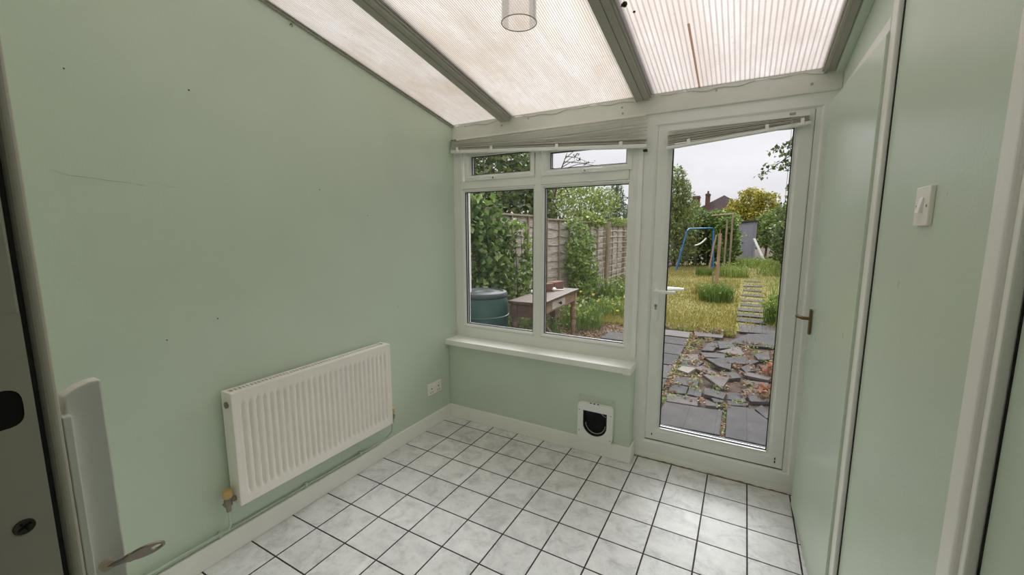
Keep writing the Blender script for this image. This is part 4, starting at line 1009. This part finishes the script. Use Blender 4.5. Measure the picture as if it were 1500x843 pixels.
tree('spire_conifer', 'grey green pointed conifer beyond the fence near the trellis', 'tree', (-2.35, 13.1, GZ), [((-2.35, 13.1, 1.9), (.55, .55, .7)), ((-2.35, 13.1, 2.5), (.4, .4, .5)), ((-2.35, 13.1, 3.0), (.2, .2, .4))], 1700, .12, M['l_grey'], .06, 3.3, aspect=3)
tree('round_bush', 'dark rounded bush far beyond the fence', 'bush', (-2.9, 17.5, GZ), [((-2.8, 17.5, 1.6), (1.5, 1.0, 1.1))], 1500, .16, M['l_dark'], .05, 1.6)
# twigs against the sky in the right top vent
tw = empty('bare_branch', (-1.9, 7.0, 2.5), 'thin leafy twigs against the sky in the top right vent', 'branch')
q = MB(); tips = []
for k in range(9):
    a = random.uniform(-.3, 1.0); L = random.uniform(.4, .95); p0 = Vector((-2.05+.02*k, 7.0, 2.65+.06*k)); dirv = Vector((math.cos(a)*.95, .2, math.sin(a)*.6-.1)).normalized()
    p1 = p0+dirv*L*.5+Vector((0, 0, .04)); p2 = p0+dirv*L; q.tube([p0, p1, p2], [.010, .007, .003], 6); tips += [p1.lerp(p2, u) for u in (.2, .45, .7, .9, 1.0)]
q.tube([(-2.35, 7.0, GZ), (-2.3, 7.0, 1.6), (-2.05, 7.0, 2.7), (-1.85, 7.0, 3.2)], [.05, .04, .02, .006], 8)
q.build('twigs', M['bark'], tw, smooth=True)
leaves('foliage', np.array([np.array(t_)+rng.normal(0, .025, 3) for t_ in tips for _ in range(2)]), .055, M['l_dark'], tw)

# ------------------------------------------------------------------ view through the door
tree('tall_conifer', 'tall feathery green conifer behind the swing frame', 'tree', (-.72, 16.6, GZ), [((-.66, 16.6, .95), (.9, .7, 1.15)), ((-.72, 16.6, 2.05), (.85, .7, .95)), ((-.88, 16.6, 3.0), (.7, .6, .75)), ((-.6, 16.5, 2.6), (.58, .5, .85)), ((-.77, 16.6, 3.65), (.36, .3, .42))], 6500, .15, M['l_conifer'], .08, 3.6, aspect=2.8, up=.5)
tree('dark_hedge', 'dark green hedge across the end of the lawn', 'hedge', (.5, 17.8, GZ), [((-.3, 17.6, .8), (.9, .5, 1.0)), ((.5, 17.8, .9), (.9, .5, 1.05)), ((1.1, 17.9, .9), (.6, .5, 1.0)), ((.2, 17.9, 1.7), (.7, .5, .5))], 5200, .15, M['l_dark'], .06, 1.4)
pg = empty('pergola', (1.1, 14.7, GZ), 'thin post pergola overgrown with leaves beside the swing', 'pergola')
for x, y, h in ((1.46, 14.5, 2.0), (1.29, 14.6, 1.8)):
    q = MB(); q.box(x-.03, x+.03, y-.03, y+.03, GZ-.05, h); q.build('post', M['fencepost'], pg)
q = MB(); q.tube([(.74, 15.1, 1.95), (1.1, 14.8, 1.97), (1.5, 14.47, 1.98)], .03, 8); q.build('cross_beam', M['fencepost'], pg)
pv = empty('pergola_vine', (1.1, 17.0, GZ), 'leafy green climber hanging over the pergola', 'climbing plant')
leaves('foliage', np.concatenate([blob(900, (1.0, 16.95, 1.8), (.6, .3, .45), .1), blob(700, (1.2, 17.0, .9), (.65, .25, .85), .1), blob(900, (1.28, 15.1, 1.5), (.36, .25, .42), .1), blob(800, (1.42, 15.2, .8), (.36, .25, .7), .1)]), .13, M['l_mid'], pv)
for k, (p, lb) in enumerate((([(.80, 14.0, GZ-.05), (.93, 14.0, .75), (1.0, 14.05, 1.25)], 'leaning brown garden stake left of the pergola, taller one'), ([(.84, 14.0, GZ-.05), (.90, 14.02, .6), (.95, 14.0, 1.0)], 'leaning brown garden stake left of the pergola, shorter one'))):
    q = MB(); q.tube(p, .025, 8); tag(q.build('garden_stake', M['postpink'], smooth=True), lb, 'stake', 'stakes by the pergola')
q = MB(); q.box(1.34-.035, 1.34+.035, 9.365, 9.435, GZ-.1, 1.33); q.box(1.33, 1.345, 9.39, 9.41, 1.33, 1.40)
tag(q.build('wooden_post', M['postpink'], bevel=.004), 'pinkish square wooden post in the middle of the lawn', 'post')
q = MB(); q.tube([(1.24, 9.35, GZ-.1), (1.245, 9.35, .35)], .02, 8); tag(q.build('wooden_stump', M['fencepost']), 'short thin stake beside the lawn post', 'stake')
tuft('grass_tuft', 'large dark green grass tuft around the lawn post', 'grass', (1.42, 7.6, GZ), .34, .45, 420, M['l_tuft'], None, M['l_mid'], 150)
tuft('grass_tuft', 'yellowish long grass just behind the large tuft', 'grass', (1.1, 8.6, GZ), .3, .34, 160, M['l_grass'])
tuft('grass_tuft', 'small tuft at the foot of the pergola stakes', 'grass', (.75, 13.2, GZ), .3, .35, 200, M['l_tuft'])
tuft('weed_clump', 'green weeds around the pergola posts', 'weeds', (1.65, 13.0, GZ), .45, .5, 260, M['l_weed'], None, M['l_weed'], 260)
tuft('weed_clump', 'pale leafy weeds right of the stepping path', 'weeds', (2.45, 5.6, GZ), .22, .55, 140, M['l_tuft'], None, M['l_weed'], 260)
tuft('weed_clump', 'tall thin grass stems at the right door edge', 'weeds', (2.75, 7.2, GZ), .35, .85, 140, M['l_weed'])
tuft('red_weed', 'reddish leafed weed at the right side of the patio', 'weeds', (2.24, 2.62, GZ), .10, .16, 30, M['l_red'], None, M['l_red'], 70)
tuft('red_weed', 'small reddish weed nearest the door on the right', 'weeds', (2.14, 1.95, GZ), .08, .12, 16, M['l_red'], None, M['l_red'], 40)
for k, (x, y, r) in enumerate(((2.5, 17.5, .9), (3.2, 14.5, .9), (1.9, 18.5, .6), (3.0, 19.5, .8))):
    tuft('weed_clump', ['overgrown rough grass before the shed and plank', 'overgrown rough grass at the right under the hedge', 'overgrown rough grass at the end of the path', 'overgrown rough grass at the foot of the white plank'][k], 'weeds', (x, y, GZ), r, .40, 420, M['l_weed'], None, M['l_weed'], 260)
# swing
sw_ = empty('swing_frame', (.3, 15.0, GZ), 'blue tubular swing frame on the lawn', 'swing')
A = Vector((.03, 14.6, 1.47)); B = Vector((.72, 16.2, 1.50)); A2 = A+Vector((-.05, -.12, -.08)); B2 = B+Vector((.04, .09, -.08))
q = MB(); q.tube([A2, A, A.lerp(B, .5), B, B2], .03, 10); q.build('top_bar', M['swing'], sw_, smooth=True)
for st, en in ((A2, (-.32, 14.3, GZ-.02)), (A2, (-.36, 14.9, GZ-.02)), (B2, (.86, 16.0, GZ-.02)), (B2, (.74, 16.5, GZ-.02))):
    q = MB(); q.tube([st, Vector(en)], .028, 10); q.build('leg', M['swing'], sw_, smooth=True)
q = MB(); q.tube([Vector(A2).lerp(Vector((-.32, 14.3, GZ)), .55), Vector(A2).lerp(Vector((-.36, 14.9, GZ)), .55)], .018, 8); q.build('brace', M['swing'], sw_)
st = MB(); pts = [(.22+.34*u, 15.1+.5*u, .84+.26*u*u) for u in np.linspace(0, 1, 8)]; st.tube(pts, [.03]*8, 8)
seat = st.build('seat', M['whiteboard'], sw_, smooth=True)
st = MB(); st.tube([(.22, 15.1, .84), A.lerp(B, .32)], .006, 5); st.tube([pts[-1], A.lerp(B, .62)], .006, 5); st.build('rope', M['bark'], seat)
# shed
sh = empty('shed', (1.97, 21.3, GZ), 'small grey wooden tool shed at the garden end', 'shed')
Rs = Matrix.Translation((1.97, 21.3, 0)) @ Matrix.Rotation(math.radians(-8), 4, 'Z')
q = MB()
for i in range(7): q.box(-.35+i*.1, -.35+(i+1)*.1-.006, -.3, .3, GZ, 1.76+.012*i, M=Rs)
q.box(-.352, .35, -.295, .3, GZ, 1.76, M=Rs)
q.build('walls', M['shed'], sh)
q = MB(); q.box(-.20, .30, -.315, -.298, 0.02, 1.66, M=Rs); dd = q.build('door', M['shed'], sh, bevel=.004)
q = MB(); q.lathe([(0, 0), (.03, 0), (.03, .03), (0, .03)], Rs @ Matrix.Translation((-.14, -.315, .8)) @ Matrix.Rotation(PI/2, 4, 'X'), 12); q.build('latch', M['dark'], dd)
q = MB(); vs = [Rs @ Vector(v) for v in ((-.42, -.38, 1.76), (.44, -.38, 1.85), (.44, .38, 1.85), (-.42, .38, 1.76), (-.42, -.38, 1.81), (.44, -.38, 1.90), (.44, .38, 1.90), (-.42, .38, 1.81))]
q.add(vs, [(0,1,2,3),(4,7,6,5),(0,4,5,1),(1,5,6,2),(2,6,7,3),(3,7,4,0)]); q.build('roof', M['shedroof'], sh)
q = MB(); a, b_ = Vector((2.26, 20.3, 1.02)), Vector((2.72, 19.9, .02)); dv = (b_-a).normalized(); sd = Vector((.6, .8, 0)); sd = (sd-dv*sd.dot(dv)).normalized(); nn = dv.cross(sd)
vs = [p+sd*s1*.07+nn*s2*.02 for p in (a, b_) for s1, s2 in ((-1, -1), (1, -1), (1, 1), (-1, 1))]
q.add(vs, [(0,1,2,3),(7,6,5,4),(0,4,5,1),(1,5,6,2),(2,6,7,3),(3,7,4,0)]); tag(q.build('plank', M['whiteboard'], bevel=.005), 'white plank leaning on the right side of the shed', 'plank')
# golden conifer, right hedge, leaning branch
tree('golden_conifer', 'golden yellow conifer rising behind the shed', 'tree', (1.7, 26, GZ), [((1.3, 25.8, 2.4), (.7, .7, .75)), ((2.05, 26, 3.0), (.75, .7, .95)), ((2.85, 26.2, 2.8), (.7, .6, .85)), ((2.0, 25.6, 1.9), (1.2, .6, .8))], 8000, .16, M['l_yellow'], .1, 2.8, aspect=2.2)
tree('right_hedge', 'tall dark green shrubs along the right garden side', 'shrub', (3.3, 15.5, GZ), [((3.35, 17, 1.1), (.55, 1.5, 1.15)), ((4.1, 10, 1.0), (.55, 2.0, 1.15)), ((4.2, 6.6, 1.0), (.55, 1.8, 1.1)), ((4.2, 3.4, .9), (.5, 1.7, 1.05)), ((3.3, 14.5, 1.2), (.6, 1.3, 1.2)), ((3.6, 20.5, 1.4), (.7, 1.2, 1.2)), ((3.4, 13, 1.7), (.5, .7, .9))], 11000, .15, M['l_dark'], .07, 1.6)
tree('far_bush', 'green bush between the shed and the right shrubs', 'bush', (2.9, 24, GZ), [((2.8, 24, 1.3), (.7, .6, 1.0)), ((3.5, 24.5, 1.8), (.8, .6, 1.0))], 2000, .16, M['l_mid'], .06, 1.5)
tree('far_bush', 'green bush left of the shed under the house roof', 'bush', (.6, 22, GZ), [((.4, 22, 1.4), (1.0, .6, 1.0)), ((1.3, 22, 1.3), (.6, .6, .9)), ((-.8, 22, 1.9), (.9, .6, 1.0))], 2600, .17, M['l_mid'], .06, 1.5)
ob = empty('overhanging_branch', (3.4, 6.0, GZ), 'tree branch hanging into the sky at the right of the door', 'branch')
q = MB(); tips = []
q.tube([(3.45, 6.0, GZ-.05), (3.4, 6.0, 1.3), (3.1, 6.0, 2.1), (2.75, 6.0, 2.75), (2.5, 6.0, 3.1)], [.06, .05, .035, .02, .008], 8)
for p0, p1, p2 in (((2.75, 6, 2.75), (2.45, 6.02, 2.62), (2.05, 6.0, 2.32)), ((2.6, 6, 2.9), (2.5, 6, 2.8), (2.22, 6, 2.72)), ((2.9, 6, 2.5), (2.65, 6, 2.5), (2.38, 6.05, 2.47)), ((3.1, 6, 2.1), (2.75, 6, 2.15), (2.47, 6, 2.05)), ((3.2, 6, 1.9), (2.8, 6, 1.85), (2.4, 6, 1.72)), ((3.2, 6, 1.8), (2.85, 6, 1.6), (2.5, 6, 1.45)), ((2.55, 6, 3.0), (2.5, 6, 2.85), (2.46, 6, 2.6))):
    p0, p1, p2 = map(Vector, (p0, p1, p2)); q.tube([p0, p1, p2], [.014, .008, .003], 6)
    tips += [p0.lerp(p1, .6), p0.lerp(p1, .8), p1, p1.lerp(p2, .25), p1.lerp(p2, .45), p1.lerp(p2, .65), p1.lerp(p2, .85), p2]
q.build('limbs', M['bark'], ob, smooth=True)
leaves('foliage', np.array([np.array(t_)+rng.normal(0, .05, 3) for t_ in tips for _ in range(9)]), .075, M['l_dark'], ob)
# houses far away
hs = empty('house', (-.9, 56, GZ), 'far house with a dark pitched roof and brick chimney', 'house')
q = MB(); q.box(-4.2, 2.2, 55, 62, GZ, 3.6); q.build('walls', M['brickwall'], hs)
q = MB(); vs = [(-4.6, 54.6, 3.5), (2.7, 54.6, 3.5), (2.7, 62.4, 3.5), (-4.6, 62.4, 3.5), (-.75, 56.6, 5.75), (-.75, 61, 5.75)]
q.add(vs, [(0,1,4), (1,2,5,4), (2,3,5), (3,0,4,5), (3,2,1,0)]); q.build('roof', M['rooftile'], hs)
q = MB(); q.box(-2.75, -2.25, 55, 55.8, 3, 5.9); q.box(-2.8, -2.2, 54.95, 55.85, 5.7, 5.8); q.lathe([(0, 0), (.12, 0), (.10, .35), (0, .35)], Matrix.Translation((-2.5, 55.4, 5.9)), 10); q.build('chimney', M['brickwall'], hs)
for x in (-2.2, .6):
    q = MB(); q.box(x, x+1.1, 54.96, 55.02, 1.4, 2.6); q.build('window', M['glass'], hs)
h2 = empty('house', (-6.3, 65, GZ), 'farther house whose brick chimney shows left of the pitched roof', 'house')
q = MB(); q.box(-9.5, -5.0, 65, 71, GZ, 4.0); q.build('walls', M['brickwall'], h2)
q = MB(); q.add([(-9.8, 64.7, 3.9), (-4.8, 64.7, 3.9), (-4.8, 71.3, 3.9), (-9.8, 71.3, 3.9), (-9.4, 68, 5.5), (-5.2, 68, 5.5)], [(0,1,5,4), (1,2,5), (2,3,4,5), (3,0,4), (3,2,1,0)]); q.build('roof', M['rooftile'], h2)
q = MB(); q.box(-5.4, -4.4, 66, 66.8, 3, 6.5); q.box(-5.5, -4.3, 65.9, 66.9, 6.2, 6.32); q.build('chimney', M['brickwall'], h2)

# ------------------------------------------------------------------ sky and light
w = bpy.data.worlds.new('overcast_sky'); scene.world = w; w.use_nodes = True
nt = w.node_tree; nt.nodes.clear()
def N(ty): return nt.nodes.new(ty)
tc = N('ShaderNodeTexCoord'); sp = N('ShaderNodeSeparateXYZ'); nt.links.new(tc.outputs['Generated'], sp.inputs[0])
rp = N('ShaderNodeValToRGB'); nt.links.new(sp.outputs[2], rp.inputs[0]); e = rp.color_ramp.elements
SKY = 2.6; SKY_FILL = 16.0
stops = [(.0, (.10, .10, .07)), (.02, (.76, .755, .785)), (.27, (.83, .825, .85)), (.42, (1.3, 1.3, 1.31)), (.7, (2.0, 2.0, 2.0)), (1.0, (2.5, 2.5, 2.5))]
while len(e) < len(stops): e.new(.5)
for k, (p, c) in enumerate(stops): e[k].position = p; e[k].color = (*[v/2.6 for v in c], 1)
mp = N('ShaderNodeMapping'); mp.inputs['Scale'].default_value = (2.2, 2.2, 6.0); nt.links.new(tc.outputs['Generated'], mp.inputs[0])
no = N('ShaderNodeTexNoise'); no.inputs['Scale'].default_value = 1.6; no.inputs['Detail'].default_value = 4; nt.links.new(mp.outputs[0], no.inputs['Vector'])
mr = N('ShaderNodeMapRange'); mr.inputs[1].default_value = .3; mr.inputs[2].default_value = .7; mr.inputs[3].default_value = .9; mr.inputs[4].default_value = 1.1; nt.links.new(no.outputs['Fac'], mr.inputs[0])
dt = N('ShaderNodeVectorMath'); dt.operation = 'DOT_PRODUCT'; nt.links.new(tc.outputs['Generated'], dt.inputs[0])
dl_ = Vector((-.05, .74, .67)).normalized(); dt.inputs[1].default_value = dl_            # bright patch added to the sky out of view, to light floor and sill
lb = N('ShaderNodeMapRange'); lb.interpolation_type = 'SMOOTHSTEP'; lb.inputs[1].default_value = .86; lb.inputs[2].default_value = 1.0; lb.inputs[3].default_value = 0; lb.inputs[4].default_value = SKY_FILL
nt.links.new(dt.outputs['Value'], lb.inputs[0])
bg = N('ShaderNodeBackground'); nt.links.new(rp.outputs[0], bg.inputs[0])
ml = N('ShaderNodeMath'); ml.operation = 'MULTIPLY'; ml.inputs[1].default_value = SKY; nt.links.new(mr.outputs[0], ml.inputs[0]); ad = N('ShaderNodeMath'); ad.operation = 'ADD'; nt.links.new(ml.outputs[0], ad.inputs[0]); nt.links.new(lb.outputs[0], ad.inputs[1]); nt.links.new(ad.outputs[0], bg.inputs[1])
ow = N('ShaderNodeOutputWorld'); nt.links.new(bg.outputs[0], ow.inputs[0])

# ------------------------------------------------------------------ camera
cam = bpy.data.cameras.new('camera'); cam.sensor_width = 36; cam.lens = 605.258/1500*36; cam.clip_start = .02; cam.clip_end = 200
co = bpy.data.objects.new('camera', cam); COL.objects.link(co)
co.location = (1.9027, -2.3150, 1.4129); co.rotation_euler = (math.radians(82.1474), math.radians(.0909), math.radians(29.2957))
scene.camera = co
vs_ = scene.view_settings
vs_.view_transform = 'Standard'; vs_.look = 'None'; vs_.gamma = 1; vs_.use_curve_mapping = False; vs_.exposure = 0.45
cy = scene.cycles
cy.max_bounces = 12; cy.diffuse_bounces = 6; cy.transparent_max_bounces = 24; cy.sample_clamp_indirect = 6
